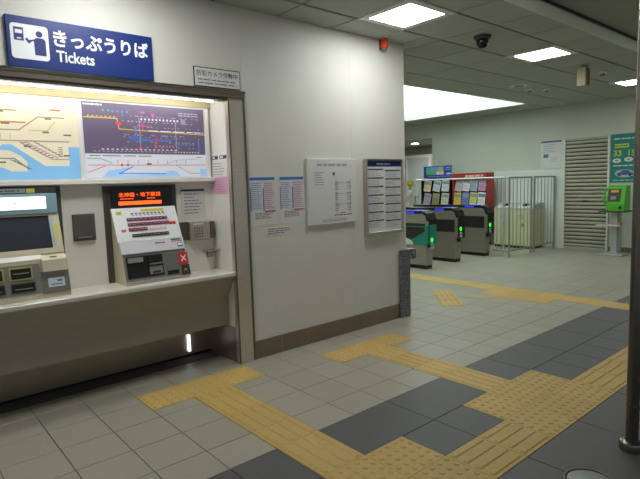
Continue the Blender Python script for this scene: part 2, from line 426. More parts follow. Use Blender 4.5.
# light well over the gates
lw = MB(); a = OPEN; M_WELL = mat('well_white', '#e9eee6', .6, vary=.01)
lw.box(a[0], a[1], a[2]-.04, a[2], ZC-.004, 3.2, M_WELL); lw.box(a[0], a[1], a[3], a[3]+.04, ZC-.004, 3.2, M_WELL)
lw.box(a[0]-.04, a[0], a[2]-.04, a[3]+.04, ZC-.004, 3.2, M_WELL); lw.box(a[1], a[1]+.04, a[2]-.04, a[3]+.04, ZC-.004, 3.2, M_WELL)
lw = lw.build('window_1', kind='structure', label='bright rectangular light well in the ceiling over the ticket gates')
bx('glowing_panel', lw, a[0], a[1], a[2], a[3], 3.18, 3.2, M_SKY)
# troffers
def troffer(x, lab):
    t = thing('ceiling_light', (x+.3, 2.975, ZC-.01), lab, 'ceiling light', 'square ceiling lights')
    f = MB(); a, b_, c, d = x+.004, x+.596, 2.679, 3.271; w = .07
    for r in ((a, b_, c, c+w), (a, b_, d-w, d), (a, a+w, c+w, d-w), (b_-w, b_, c+w, d-w)): f.box(*r, ZC-.006, ZC+.02, M_WHITE, .003)
    f.build('frame', t)
    bx('diffuser', t, a+w, b_-w, c+w, d-w, ZC-.003, ZC+.01, M_LAMP)
for x, lab in LIGHTS: troffer(x, lab)
# glass smoke curtain
sc = thing('smoke_curtain', (5, 2.07, 2.725), 'long hanging glass smoke curtain crossing the ceiling at upper right', 'smoke curtain')
bx('top_channel', sc, 0.5, XF, 2.055, 2.085, ZC-.022, ZC, M_BLACK)
x = .5
while x < XF-.1:
    x2 = min(x+1.8, XF); bx('pane', sc, x+.003, x2-.003, 2.067, 2.073, 2.728, ZC-.02, M_GLASS); x = x2
# dome camera
dc = thing('dome_camera', (4.71, 2.95, 2.73), 'black dome security camera on the ceiling between two square lights', 'camera')
b = MB(); b.lathe((4.71, 2.95, ZC), [(0, 0), (.085, 0), (.085, -.018), (.062, -.036), (0, -.036)], M_DGREY, 20); b.build('mount', dc)
b = MB(); b.lathe((4.71, 2.95, ZC-.036), [(.058, .002), (.058, -.03), (.050, -.058), (.032, -.078), (.0, -.085)], M_DOME, 18); b.build('dome', dc)
# hanging box sign seen from its end
hb = thing('hanging_sign_box', (7.05, 2.95, 2.6), 'narrow beige box hanging from the ceiling beyond the second light', 'sign box')
M_HB = mat('hang_beige', '#b7ab90', .6, vary=.04)
bx('box', hb, 6.98, 7.12, 2.90, 3.01, 2.60, 2.83, M_HB, .006); bx('face_panel', hb, 7.0, 7.1, 2.894, 2.90, 2.615, 2.815, mat('hang_brown', '#7d6a58', .6, vary=.05)); bx('hanger', hb, 7.03, 7.07, 2.93, 2.97, 2.83, ZC, M_GREY)
# ceiling speaker and detectors
def detector(name, x, y, r, lab, cat, h=.03):
    t = thing(name, (x, y, ZC-h), lab, cat)
    b = MB(); b.lathe((x, y, ZC), [(0, 0), (r, 0), (r, -h*.4), (r*.8, -h*.6), (0, -h*.6)], M_WHITE, 18); b.build('rim', t)
    b = MB(); b.lathe((x, y, ZC-h*.6), [(r*.62, 0), (r*.5, -h*.4), (0, -h*.4)], M_GREY, 16); b.build('grille', t)
detector('ceiling_speaker', 7.62, 4.14, .13, 'round grey speaker in the ceiling near the light well', 'speaker', .02)
detector('smoke_detector', 8.10, 4.22, .07, 'small round detector in the ceiling, near the round speaker', 'detector', .05)
detector('smoke_detector', 8.34, 4.06, .06, 'small round detector in the ceiling, far side of its twin by the speaker', 'detector', .05)
detector('smoke_detector', 7.66, 2.96, .06, 'small round detector in the ceiling beyond the hanging box', 'detector', .06)

# ------------------------------------------------------------------ ticket wall
MB().box(XL, XC-.02, 4.15, 9.5, 0, ZC, M_WALL).build('wall_light_block', kind='structure', label='unseen solid block filling the ticket office, added to stop light leaking')  # unseen solid fill, added so light from the well doesn't leak through
MB().box(XL, 2.32, YW+.02, 4.15, 2.22, ZC, M_WALL).build('wall_upper', kind='structure', label='pale ticket wall above the alcove')
MB().box(XL, 2.32, 3.932, 4.15, .40, 2.22, M_ALC).build('wall_alcove', kind='structure', label='cream back wall of the ticket alcove')
wl = MB().box(2.32, XC-.02, YW+.02, 4.15, 0, ZC, M_WALL).build('wall_left', kind='structure', label='pale painted ticket wall with panel seams')
for a, b_, z0 in ((-2.4, -1.17, 2.2), (-1.17, .03, 2.2), (.03, 2.3175, 2.2), (2.318, 3.515, .15), (3.5158, XC, .15)):
    bx('wall_panel', wl, a, b_-.0003, YW, YW+.02, z0, ZC-.001, M_WALL)
bx('wall_panel', wl, XC-.02, XC, YW+.02, 9.5, .0, ZC-.001, M_WALL)
bl = MB()
bl.box(2.31, XC+.004, YW-.012, YW+.01, 0, .155, M_BRONZE, .002); bl.box(XC-.01, XC+.012, YW-.01, 9.5, 0, .155, M_BRONZE)
bl = bl.build('baseboard_left', kind='structure', label='dark bronze metal baseboard under the ticket wall')
for x in (2.60, 3.614): bx('glint_strip', bl, x-.004, x+.004, YW-.0135, YW-.011, .004, .15, mat('glint_tan', '#a08a66', .3, .6, vary=.05))  # tan upright strips painted in for light reflected in the baseboard
# stainless frame of the alcove
M_COLS = brushed('column_steel', '#d2c9bb', .35)
tr = MB().box(2.17, 2.316, YW-.014, YW+.04, 0, 2.20, M_COLS, .003).build('trim_1', kind='structure', label='brushed steel column at the right end of the ticket alcove')
bx('edge_bead', tr, 2.304, 2.321, YW-.020, YW-.012, 0, 2.20, M_STEELD, .002); bx('edge_bead', tr, 2.166, 2.178, YW-.020, YW-.012, 0, 2.13, M_STEELD, .002)
li = MB().box(XL, 2.32, YW-.03, YW+.05, 2.148, 2.205, brushed('lintel_steel', '#8f867b', .3), .004).build('trim_2', kind='structure', label='steel lintel along the top of the ticket alcove')
bx('lower_rail', li, XL, 2.17, YW-.02, YW+.06, 2.128, 2.148, M_DGREY, .003); bx('top_bead', li, XL, 2.32, YW-.040, YW-.028, 2.186, 2.207, M_CHROME, .004)
# alcove lining
al = MB().box(2.17, 2.20, YW+.04, 3.94, .30, 2.2, M_JAMB).build('wall_right', kind='structure', label='white side jamb inside the ticket alcove')
MB().box(XL, 2.17, 3.70, 3.94, 2.165, 2.2, M_ALC).build('trim_3', kind='structure', label='cream soffit of the ticket alcove')
tb = thing('alcove_light', (.6, 3.685, 2.11), 'long fluorescent strip light tucked under the alcove lintel', 'strip light')
bx('housing', tb, -1.6, 2.12, 3.668, 3.705, 2.14, 2.165, M_WHITE)
b = MB(); b.cyl((-1.55, 3.680, 2.130), (2.08, 3.680, 2.130), .009, M_TUBE, 12); b.build('tube', tb)
# base of the alcove: jamb foot and toe kick
tk = MB().box(XL, 2.20, 4.11, 4.14, 0, .36, mat('toe_steel', '#9a9082', .32, .5, vary=.08, scale=4)).build('baseboard_back', kind='structure', label='steel toe kick under the ticket counter')
bx('side_return', tk, 2.172, 2.20, YW+.03, 4.12, 0, .30, M_BRONZE)
bx('glow_streak', tk, 1.952, 1.972, 4.085, 4.11, .045, .19, flat('#f1ecff', .5, 1.5))  # glowing bar made up for a bright streak of light on the toe kick
bx('lower_edge', tk, XL, 2.17, 4.10, 4.11, 0, .016, M_BLACK)
# counter
cn = thing('ticket_counter', (0, 3.75, .30), 'pale counter ledge with a sloping beige front under the ticket machines', 'counter')
b = MB(); b.prism([(3.605, .735), (3.60, .742), (3.60, .763), (3.606, .77), (3.93, .77), (3.93, .735)], XL, 2.168, M_COUNT); b.build('top', cn)
b = MB(); b.prism([(3.62, .735), (3.744, .54), (3.75, .31), (3.93, .31), (3.93, .735)], XL, 2.168, M_FASC); b.build('fascia', cn)
# granite ledge at the corner
gr = thing('granite_ledge', (4.27, 3.62, 0), 'speckled dark granite ledge and post at the wall corner', 'ledge')
bx('post', gr, 4.165, 4.325, YW-.035, YW-.012, 0, .73, M_GRANITE, .003); bx('side_slab', gr, XC+.012, 4.325, YW-.012, 5.3, 0, .62, M_GRANITE, .003)
bx('shelf', gr, 4.325, 4.425, YW-.035, 5.3, .62, .73, M_GRANITE, .004)

# ------------------------------------------------------------------ signs on the ticket wall
sg = thing('ticket_sign', (1.128, YW-.012, 2.212), 'navy sign reading きっぷうりば Tickets with a white pictogram', 'sign')
bx('board', sg, .68, 1.576, YW-.024, YW, 2.212, 2.512, M_NAVY, .003)
P = WY(YW-.024); MW = flat('#f4f6fa', .5)
b = MB(); r = .02
def rrect(pl, mb, u0, v0, u1, v1, r, m, off=.001):
    pts = []
    for cx, cy, a0 in ((u1-r, v1-r, 0), (u0+r, v1-r, 90), (u0+r, v0+r, 180), (u1-r, v0+r, 270)):
        for k in range(5): t = math.radians(a0+k*22.5); pts.append((cx+r*math.cos(t), cy+r*math.sin(t)))
    pl.poly(mb, pts, m, off)
rrect(P, b, .702, 2.262, .909, 2.467, .02, MW); pic = b.build('pictogram_field', sg)
PQ = Plane((.702-.715*.9, YW-.024, 2.262-2.242*.9), (.9, 0, 0), (0, 0, .9)); b = MB(); MN = flat('#1d2f77', .5)
PQ.rect(b, .735, 2.36, .793, 2.445, MN, .002); PQ.rect(b, .743, 2.405, .785, 2.43, MW, .003); PQ.rect(b, .752, 2.37, .778, 2.378, MW, .003)
PQ.disc(b, .888, 2.415, .021, MN, 18, .002)
PQ.poly(b, [(.855, 2.275), (.925, 2.275), (.925, 2.37), (.918, 2.385), (.905, 2.39), (.872, 2.39), (.86, 2.383), (.853, 2.365)], MN, .002)
PQ.poly(b, [(.858, 2.378), (.822, 2.345), (.800, 2.372), (.811, 2.384), (.824, 2.368), (.853, 2.365)], MN, .0022)
b.build('pictogram', pic)
lettering('lettering', 'きっぷうりば', P, .936, 2.36, .103, MW, sg, width=.607, bold=.03)
lettering('lettering', 'Tickets', P, .948, 2.268, .070, MW, sg, width=.228, bold=.022)
# camera notice
cs = thing('camera_notice', (2.094, YW-.006, 2.218), 'small white security camera notice reading 防犯カメラ作動中 above the steel column', 'notice')
bx('plate', cs, 1.893, 2.294, YW-.008, YW, 2.216, 2.362, M_BLACK); bx('face', cs, 1.899, 2.288, YW-.0095, YW-.008, 2.223, 2.355, M_PAPER)
P = WY(YW-.0095); MK = flat('#26262c')
lettering('lettering', '防犯カメラ作動中', P, 1.915, 2.296, .042, MK, cs, width=.355, bold=.006, off=.001)
b = MB(); textlines(P, b, 1.925, 2.232, 2.265, 2.282, 2, flat('#6a6a70'), .32, .05); b.build('small_print', cs)
# two timetable sheets with blue headings
def sheet(x0, x1, lab):
    t = thing('timetable_sheet', ((x0+x1)/2, YW-.002, 1.125), lab, 'poster', 'blue headed sheets on the ticket wall')
    bx('paper', t, x0, x1, YW-.0025, YW, 1.125, 1.53, M_PAPER); P = WY(YW-.0025); b = MB(); w = x1-x0
    P.rect(b, x0+.006, 1.503, x1-.012, 1.527, flat('#2f78c0')); xm = x0+w*.5
    P.rect(b, x0+.008, 1.245, xm-.004, 1.497, flat('#d0d6e0')); P.rect(b, xm+.004, 1.245, x1-.014, 1.497, flat('#dccfd5'))
    P.rect(b, x0+.006, 1.25, x0+.016, 1.44, flat('#6a86bd'), .0016); P.rect(b, xm-.004, 1.25, xm+.008, 1.44, flat('#7672a8'), .0016)
    P.rect(b, xm+.01, 1.237, x1-.012, 1.247, flat('#b0474e'), .0016)
    textlines(P, b, x0+.02, 1.26, xm-.012, 1.485, 14, flat('#7c8aa6'), .4); textlines(P, b, xm+.012, 1.26, x1-.02, 1.485, 14, flat('#a88a98'), .4)
    textlines(P, b, x0+.045, 1.18, x1-.02, 1.235, 4, flat('#777782'), .35); b.build('printed_table', t)
sheet(2.338, 2.606, 'blue headed timetable sheet on the wall, next to the steel column')
sheet(2.640, 2.920, 'blue headed timetable sheet on the wall, next to the white map board')
t = thing('notice_strip', (2.626, YW-.002, 1.03), 'small paper notice strip below the two timetable sheets', 'notice')
bx('paper', t, 2.482, 2.770, YW-.002, YW, 1.031, 1.104, M_PAPER); b = MB(); textlines(WY(YW-.002), b, 2.505, 1.042, 2.755, 1.096, 3, flat('#8d7f88'), .4); b.build('printed_text', t)
# white map board
t = thing('map_board', (3.24, YW-.02, 1.085), 'square white board with a faint route diagram on the wall', 'board')
bx('panel', t, 2.94, 3.542, YW-.026, YW, 1.086, 1.686, mat('board_white', '#d9d9d6', .35, vary=.01), .003)
P = WY(YW-.026); b = MB(); g1 = flat('#8f9298'); g2 = flat('#55565c')
textlines(P, b, 3.05, 1.613, 3.43, 1.645, 1, flat('#a3a9b6'), .7, .0); textlines(P, b, 3.02, 1.44, 3.135, 1.57, 6, g1, .3)
textlines(P, b, 3.10, 1.105, 3.43, 1.135, 2, g1, .35, .05); P.rect(b, 3.24, 1.533, 3.268, 1.56, g2)
for i in range(3):
    z = 1.24+.1*i; P.line(b, [(3.27, z+.02), (3.47, z+.025)], .0035, g1)
    textlines(P, b, 3.26, z-.045, 3.32, z+.04, 4, g1, .3); textlines(P, b, 3.42, z-.045, 3.48, z+.04, 4, g1, .3)
P.line(b, [(3.28, 1.17), (3.28, 1.5)], .003, g1); P.line(b, [(3.46, 1.17), (3.46, 1.5)], .003, g1); P.rect(b, 3.33, 1.178, 3.39, 1.186, flat('#b66'))
textlines(P, b, 3.25, 1.155, 3.49, 1.172, 1, g2, .5, .1); b.build('printed_diagram', t)
# framed bulletin board
t = thing('bulletin_board', (3.938, YW-.03, .93), 'steel framed glass bulletin board with a navy heading near the corner', 'bulletin board')
fx0, fx1, fz0, fz1 = 3.662, 4.214, .93, 1.686
for nm, r in (('frame_side', (fx0, fx0+.02, fz0, fz1)), ('frame_side', (fx1-.02, fx1, fz0, fz1)), ('frame_top', (fx0+.02, fx1-.02, fz1-.022, fz1)), ('frame_bottom', (fx0+.02, fx1-.02, fz0, fz0+.03))):
    bx(nm, t, r[0], r[1], YW-.05, YW, r[2], r[3], M_STEEL if nm != 'frame_top' else M_STEELD, .003)
bx('sheet', t, fx0+.02, fx1-.02, YW-.03, YW-.001, fz0+.03, fz1-.022, M_PAPER)
P = WY(YW-.03); b = MB(); nv = flat('#22307c'); nk = flat('#20243a')
P.rect(b, fx0+.02, 1.612, fx1-.02, 1.664, nv); textlines(P, b, 3.83, 1.628, 4.04, 1.648, 1, flat('#c9cde0'), .7, .1, .002)
for c, (u0, u1) in enumerate(((3.69, 3.925), (3.95, 4.185))):
    for k in range(7):
        z = 1.585-.085*k-(.012 if c else 0); P.rect(b, u0, z-.007, u1, z+.005, nk); textlines(P, b, u0+.005, z-.072, u1-.02, z-.014, 4, flat('#9aa0b4'), .35)
b.build('printed_sheet', t)
# red alarm lamp
t = thing('alarm_lamp', (3.96, YW-.04, 2.745), 'small red alarm lamp high on the ticket wall by the ceiling', 'alarm lamp')
MR = mat('red_lamp', '#c8421c', .25, vary=.05, emit=.1, emit_col='#d04818')
b = MB(); b.lathe((3.96, YW-.045, 2.775), [(0, .083), (.034, .083), (.034, .01), (.028, -.01), (.0, -.018)], MR, 16); b.build('lens', t)
bx('mount', t, 3.93, 3.99, YW-.07, YW, ZC-.003, ZC, M_DGREY); bx('bracket', t, 3.935, 3.985, YW-.02, YW, 2.76, ZC-.004, M_DGREY)
b = MB(); b.lathe((3.96, YW-.045, 2.742), [(0, 0), (.022, 0), (.028, .022), (0, .022)], M_GREY, 14); b.build('cap', t)

# ------------------------------------------------------------------ fare maps (backlit)
E = .32
def fm(c, e=E): return flat(c, .5, e)
mb_ = MB().box(XL, 2.168, 3.885, 3.93, 2.105, 2.165, M_ALC); 
mp = thing('fare_map', (.67, 3.9, 1.53), 'backlit cream route map with a blue bay at the left', 'route map')
bx('panel', mp, .02, 1.128, 3.893, 3.93, 1.545, 2.10, fm('#d3ccb4'))
P = WY(3.893); b = MB()
P.poly(b, [(.02, 1.545), (1.126, 1.545), (1.126, 1.765), (1.055, 1.765), (1.055, 1.635), (.90, 1.635), (.80, 1.71), (.71, 1.775), (.66, 1.775), (.62, 1.74), (.70, 1.735), (.76, 1.70), (.795, 1.66), (.79, 1.60), (.70, 1.60), (.65, 1.625), (.50, 1.63), (.02, 1.63)], fm('#79aed6'))
b.build('water', mp); b = MB()
P.rect(b, .02, 1.90, .68, 2.05, fm('#e3d7a8'), .0008)
P.line(b, [(.02, 1.995), (.75, 1.995)], .010, fm('#a08a5a')); P.line(b, [(.02, 1.92), (.80, 1.92)], .009, fm('#b0785e')); P.line(b, [(.02, 1.87), (.76, 1.87), (.88, 1.96), (1.04, 1.96)], .008, fm('#9c9070'))
P.line(b, [(.82, 1.87), (.93, 1.87), (.98, 1.93)], .008, fm('#c3b878')); P.line(b, [(.02, 1.80), (1.06, 1.80)], .009, fm('#a98f86'))
P.line(b, [(.76, 1.79), (.95, 1.68), (1.05, 1.68)], .007, fm('#9d8f9b')); P.line(b, [(.80, 1.79), (.98, 1.69)], .012, fm('#c6a4a4'))
P.line(b, [(.02, 1.685), (.72, 1.685), (.80, 1.615)], .007, fm('#6f7a86'))
dk = fm('#66604f')
for k in range(9): P.line(b, [(.77+.02*k, 1.785-.012*k), (.795+.02*k, 1.79-.012*k)], .005, dk); P.line(b, [(.83+.02*k, 1.80-.012*k), (.855+.02*k, 1.795-.012*k)], .005, dk)
for k in range(6): P.line(b, [(.70+.018*k, 1.675-.01*k), (.725+.018*k, 1.668-.01*k)], .005, dk); P.line(b, [(.99, 1.70+.012*k), (1.015, 1.70+.012*k)], .004, dk)
for u, v, w in ((.63, 1.98, .05), (.66, 1.905, .05), (.58, 1.785, .06), (.78, 1.76, .04), (.92, 1.945, .04), (.90, 1.855, .04), (.62, 1.655, .05), (1.02, 1.70, .04), (1.03, 1.84, .05)): P.rect(b, u, v, u+w, v+.010, dk, .0018)
P.rect(b, .96, 2.005, 1.02, 2.016, fm('#c05a50')); textlines(P, b, .84, 2.05, .93, 2.075, 2, fm('#b59a86'), .4); textlines(P, b, 1.02, 2.05, 1.10, 2.075, 2, fm('#7a8890'), .4)
for k in range(12): P.rect(b, .10+.055*k, 1.81, .105+.055*k, 1.845, fm('#b8ad92'), .0012)
b.build('printed_routes', mp)
bx('divider', mp, 1.128, 1.150, 3.885, 3.93, 1.54, 2.10, M_WHITE, .002)
mq = thing('fare_board', (1.64, 3.9, 1.53), 'backlit fare board with a dark violet upper chart and pale lower map', 'route map')
bx('panel', mq, 1.152, 2.118, 3.893, 3.93, 1.545, 2.10, fm('#b9bcc6'))
b = MB(); P.rect(b, 1.162, 1.725, 2.108, 2.088, fm('#5b5068')); b.build('dark_field', mq); b = MB()
W_ = fm('#c9c6d4'); wh = fm('#e6e4ec')
X = lambda f: 1.152+.966*f
P.line(b, [(X(.02), 1.98), (X(.26), 1.98), (X(.27), 1.905), (X(.99), 1.885)], .006, fm('#d3b646'), .002)
def dots(x0, x1, z, n, c, w=.014, h=.014, dz=0):
    for k in range(n): u = X(x0+(x1-x0)*k/max(1, n-1)); P.rect(b, u-w/2, z-h/2+dz*k, u+w/2, z+h/2+dz*k, c, .0024)
dots(.16, .20, 2.035, 2, fm('#3f9a94')); dots(.23, .34, 2.03, 4, fm('#3d7fc4')); dots(.45, .47, 2.035, 2, fm('#c255a0')); dots(.54, .55, 2.02, 2, fm('#c8408e'), .016, .022)
dots(.45, .75, 1.985, 11, W_); dots(.05, .24, 1.99, 7, fm('#b9a85c'), .016, .007); dots(.26, .28, 1.945, 2, fm('#cf3f48'), .02, .022); dots(.42, .52, 1.935, 5, fm('#b65a68'), .014, .012)
dots(.38, .38, 1.84, 1, fm('#3768b0'), .05, .026); dots(.42, .68, 1.83, 12, fm('#466fb2'), .018, .018); dots(.72, .88, 1.805, 6, fm('#4a70ac'), .018, .018)
dots(.55, .55, 1.80, 1, fm('#c05058'), .012, .03); dots(.56, .70, 1.785, 6, fm('#b26a72')); dots(.43, .43, 1.765, 1, fm('#d04468'), .022, .024)
dots(.14, .72, 1.757, 17, W_, .018, .008); dots(.08, .70, 1.742, 20, fm('#9c96aa'), .018, .006); dots(.72, .92, 1.742, 9, W_, .012, .007)
for f in (.43, .73): P.line(b, [(X(f), 1.75), (X(f), 1.99)], .008, fm('#8a86a0'), .0018)
P.line(b, [(X(.93), 1.73), (X(.93), 1.84)], .012, fm('#5470b0'), .0018); P.rect(b, X(.78), 1.96, X(.82), 2.0, fm('#877f96'), .002); textlines(P, b, X(.76), 2.02, X(.95), 2.055, 2, fm('#a9a4b6'), .35, .1, .002)
textlines(P, b, X(.02), 2.062, X(.16), 2.08, 1, W_, .6, 0, .002); textlines(P, b, X(.50), 1.89, X(.98), 1.91, 1, wh, .3, .0, .0026)
for zz, n_, c_ in ((2.005, 22, '#8f889e'), (1.965, 20, '#a9a3b6'), (1.925, 18, '#8f889e'), (1.865, 24, '#a39cb0'), (1.85, 20, '#7f86aa'), (1.815, 22, '#8f98b8'), (1.775, 16, '#9c96aa')):
    for k in range(n_):
        if random.random() < .6: u = X(.30+.66*k/n_+random.uniform(-.008, .008)); P.rect(b, u, zz-.003, u+random.uniform(.008, .02), zz+.003, fm(c_), .0022)
dots(.40, .40, 1.90, 1, fm('#4a78c0'), .014, .06); dots(.565, .565, 1.83, 1, fm('#c04a58'), .012, .05); dots(.455, .455, 1.93, 1, fm('#c04a80'), .010, .05)
b.build('fare_chart', mq); b = MB()
P.rect(b, 1.162, 1.552, 2.108, 1.722, fm('#c6c9d2'), .0012); textlines(P, b, X(.04), 1.70, X(.55), 1.718, 1, fm('#6f7078'), .4, .1)
P.poly(b, [(X(.12), 1.553), (X(.17), 1.60), (X(.26), 1.615), (X(.34), 1.625), (X(.30), 1.60), (X(.26), 1.575), (X(.30), 1.565), (X(.60), 1.575), (X(.66), 1.60), (X(.72), 1.59), (X(.75), 1.553)], fm('#8db9de'), .0016)
P.rect(b, X(.93), 1.553, X(.989), 1.61, fm('#8db9de'), .0016)
P.line(b, [(X(.03), 1.642), (X(.98), 1.642)], .005, fm('#c25a60'), .002); P.line(b, [(X(.02), 1.69), (X(.12), 1.688), (X(.20), 1.655)], .005, fm('#4e9a72'), .002); P.line(b, [(X(.02), 1.59), (X(.15), 1.635)], .005, fm('#c25a60'), .002)
P.line(b, [(X(.36), 1.63), (X(.25), 1.58), (X(.62), 1.575)], .008, fm('#3f82cc'), .0022); P.line(b, [(X(.60), 1.64), (X(.72), 1.68), (X(.90), 1.69)], .004, fm('#86a890'), .002); P.line(b, [(X(.72), 1.64), (X(.84), 1.575), (X(.92), 1.575)], .004, fm('#777'), .002)
P.disc(b, X(.275), 1.642, .010, fm('#cc3d48')); P.disc(b, X(.32), 1.642, .010, fm('#cc3d48')); P.rect(b, X(.47), 1.645, X(.51), 1.655, fm('#444'), .0022); P.rect(b, X(.90), 1.70, X(.95), 1.706, fm('#b04a4a'), .0022)
for k in range(8): P.rect(b, X(.24+.08*k), 1.655, X(.245+.08*k), 1.68, fm('#8d8f99'), .002)
b.build('route_strip', mq)
bx('frame_side', mq, 2.118, 2.150, 3.885, 3.93, 1.54, 2.10, M_WHITE, .002)
MB().box(XL, 2.168, 3.878, 3.93, 2.102, 2.165, mat('strip_ochre', '#b5a67c', .5, vary=.04, scale=5)).build('trim_4', kind='structure', label='cream strip above the fare maps')
MB().box(XL, 2.168, 3.86, 3.93, 1.505, 1.54, M_WHITE, .004).build('trim_5', kind='structure', label='white ledge below the fare maps')

# ------------------------------------------------------------------ ticket machines
class Slant(Plane):
    """sloping front: u = x, v = distance down from the top edge (y0,z0) to (y1,z1)"""
    def __init__(s, y0, z0, y1, z1):
        d = Vector((0, y1-y0, z1-z0)); s.L = d.length
        Plane.__init__(s, (0, y0, z0), (1, 0, 0), -d/s.L)
    def p(s, u, v, off=.001): return s.o+s.U*u-s.V*v+s.N*off
def SR(S, b, u0, v0, u1, v1, m, off=.001): b.face([S.p(u0, v1, off), S.p(u1, v1, off), S.p(u1, v0, off), S.p(u0, v0, off)], m)
def SB(S, b, u0, v0, u1, v1, t, m, base=0):
    a = [S.p(u, v, base) for u, v in ((u0, v1), (u1, v1), (u1, v0), (u0, v0))]; c = [S.p(u, v, base+t) for u, v in ((u0, v1), (u1, v1), (u1, v0), (u0, v0))]
    b.raw(a+c, [(3, 2, 1, 0), (4, 5, 6, 7), (0, 1, 5, 4), (1, 2, 6, 5), (2, 3, 7, 6), (3, 0, 4, 7)], m)
# button type machine
m2 = thing('ticket_machine', (1.555, 3.8, .77), 'ticket machine with rows of dark buttons under an orange display', 'ticket machine')
bx('surround', m2, 1.272, 1.838, 3.915, 3.93, .77, 1.49, mat('surround_brown', '#4b463f', .5, vary=.05))
bx('display_box', m2, 1.325, 1.80, 3.895, 3.915, 1.315, 1.478, M_BLACK, .002)
PL = WY(3.895); ORG = flat('#ff5a1e', .5, 1.3)
lettering('lettering', '北神線・地下鉄線', PL, 1.375, 1.404, .034, ORG, m2, width=.325, bold=.01, off=.0015)
b = MB(); PL.rect(b, 1.372, 1.345, 1.705, 1.372, ORG, .0015); textlines(PL, b, 1.385, 1.385, 1.49, 1.396, 1, ORG, .5, 0); textlines(PL, b, 1.59, 1.385, 1.655, 1.396, 1, ORG, .5, 0); b.build('display_bar', m2)
b = MB(); b.prism([(3.915, 1.315), (3.88, 1.315), (3.745, 1.0), (3.70, .80), (3.70, .77), (3.915, .77)], 1.315, 1.803, M_BEIGE); b.build('body', m2)
S = Slant(3.88, 1.315, 3.745, 1.0); M_PANEL = mat('button_panel', '#eceef0', .35, vary=.02)
b = MB(); SB(S, b, 1.305, -.004, 1.80, .258, .010, M_PANEL); bp = b.build('button_panel', m2)
b = MB(); o_ = .0115
SR(S, b, 1.52, .012, 1.70, .032, flat('#e0c84a'), o_); SR(S, b, 1.33, .02, 1.375, .05, flat('#d8cf6a'), o_); SR(S, b, 1.345, .028, 1.365, .042, flat('#7fae5c'), .012)
SR(S, b, 1.72, .125, 1.775, .15, flat('#cf3a3e'), o_); SR(S, b, 1.345, .165, 1.38, .185, flat('#d4686c'), o_); SR(S, b, 1.55, .165, 1.69, .19, flat('#d8b9c4'), o_)
for k in range(9): SR(S, b, 1.44+.03*k, .038, 1.46+.03*k, .05, flat('#77757a'), o_); SR(S, b, 1.445+.03*k, .055, 1.463+.03*k, .062, flat('#99979c'), o_)
b.build('printed_labels', bp)
for r_, (v, u0, u1, c) in enumerate(((.078, 1.40, 1.715, '#6d2148'), (.118, 1.40, 1.72, '#6d2148'), (.158, 1.40, 1.545, '#7a2430'), (.205, 1.415, 1.70, '#2b2a2a'))):
    b = MB(); n = round((u1-u0)/.032); w = (u1-u0)/n
    for k in range(n): SB(S, b, u0+w*k+.0015, v, u0+w*(k+1)-.0015, v+.024, .006, flat(c, .35), .010); SR(S, b, u0+w*k+.007, v+.009, u0+w*(k+1)-.007, v+.015, flat('#c98aa4' if r_ < 3 else '#8f8f8f'), .0165)
    b.build('button_row', bp)
b = MB(); SB(S, b, 1.312, .262, 1.802, S.L+.012, .014, mat('silver_shelf', '#dcdde2', .3, .1, vary=.03)); sh = b.build('upper_shelf', m2)
b = MB(); SR(S, b, 1.57, .285, 1.65, .296, flat('#b4609a'), .015); SR(S, b, 1.70, .27, 1.775, .28, flat('#33333a'), .015); SR(S, b, 1.70, .285, 1.785, .293, flat('#c46a90'), .015); SR(S, b, 1.745, .305, 1.785, .335, flat('#2a2a2a'), .015); SR(S, b, 1.75, .31, 1.78, .325, wh, .0155); b.build('printed_arrows', sh)
S2 = Slant(3.742, .985, 3.70, .785)
b = MB(); SB(S2, b, 1.318, .0, 1.80, S2.L, .006, M_GREY); lp = b.build('slot_panel', m2)
b = MB(); SB(S2, b, 1.335, .015, 1.61, .175, .004, M_BLACK, .006); SB(S2, b, 1.345, .025, 1.455, .06, .018, mat('slot_silver', '#a9a9a6', .3, .5, vary=.04), .006); b.build('coin_bay', lp)
b = MB(); SB(S2, b, 1.50, .02, 1.60, .075, .006, M_BLACKM, .010); SB(S2, b, 1.505, .078, 1.60, .088, .02, M_GREY, .006); b.build('bill_slot', lp)
b = MB(); SB(S2, b, 1.355, .12, 1.44, .165, .004, M_BLACKM, .010); b.build('change_tray', lp); b = MB(); SB(S2, b, 1.50, .10, 1.60, .16, .003, M_GREY, .010); SB(S2, b, 1.52, .14, 1.58, .152, .003, M_BLACKM, .013); b.build('receipt_slot', lp)
b = MB(); SB(S2, b, 1.625, .02, 1.735, .185, .003, mat('slot_door', '#7d7b76', .4, .3, vary=.05), .006); SB(S2, b, 1.635, .15, 1.725, .18, .004, M_BLACKM, .006); b.build('ticket_outlet', lp)
b = MB(); SB(S2, b, 1.738, .025, 1.812, .12, .004, flat('#d2312c', .4), .008); rs = b.build('red_sticker', m2, label='red sticker with a white cross')
b = MB()
for a_, c_ in ((.045, .09), (.09, .045)): b.face([S2.p(1.755, a_+.007, .0125), S2.p(1.795, c_+.007, .0125), S2.p(1.795, c_-.007, .0125), S2.p(1.755, a_-.007, .0125)][::-1 if a_ > c_ else 1], flat('#f2eeee'))
b.build('cross_mark', rs)
b = MB(); SB(S2, b, 1.75, .12, 1.812, .20, .02, M_DGREY, .0); SB(S2, b, 1.765, .15, 1.785, .165, .004, flat('#b9a23c'), .02); b.build('key_box', m2)
bx('sill', m2, 1.315, 1.803, 3.685, 3.70, .77, .795, M_STEEL, .002)
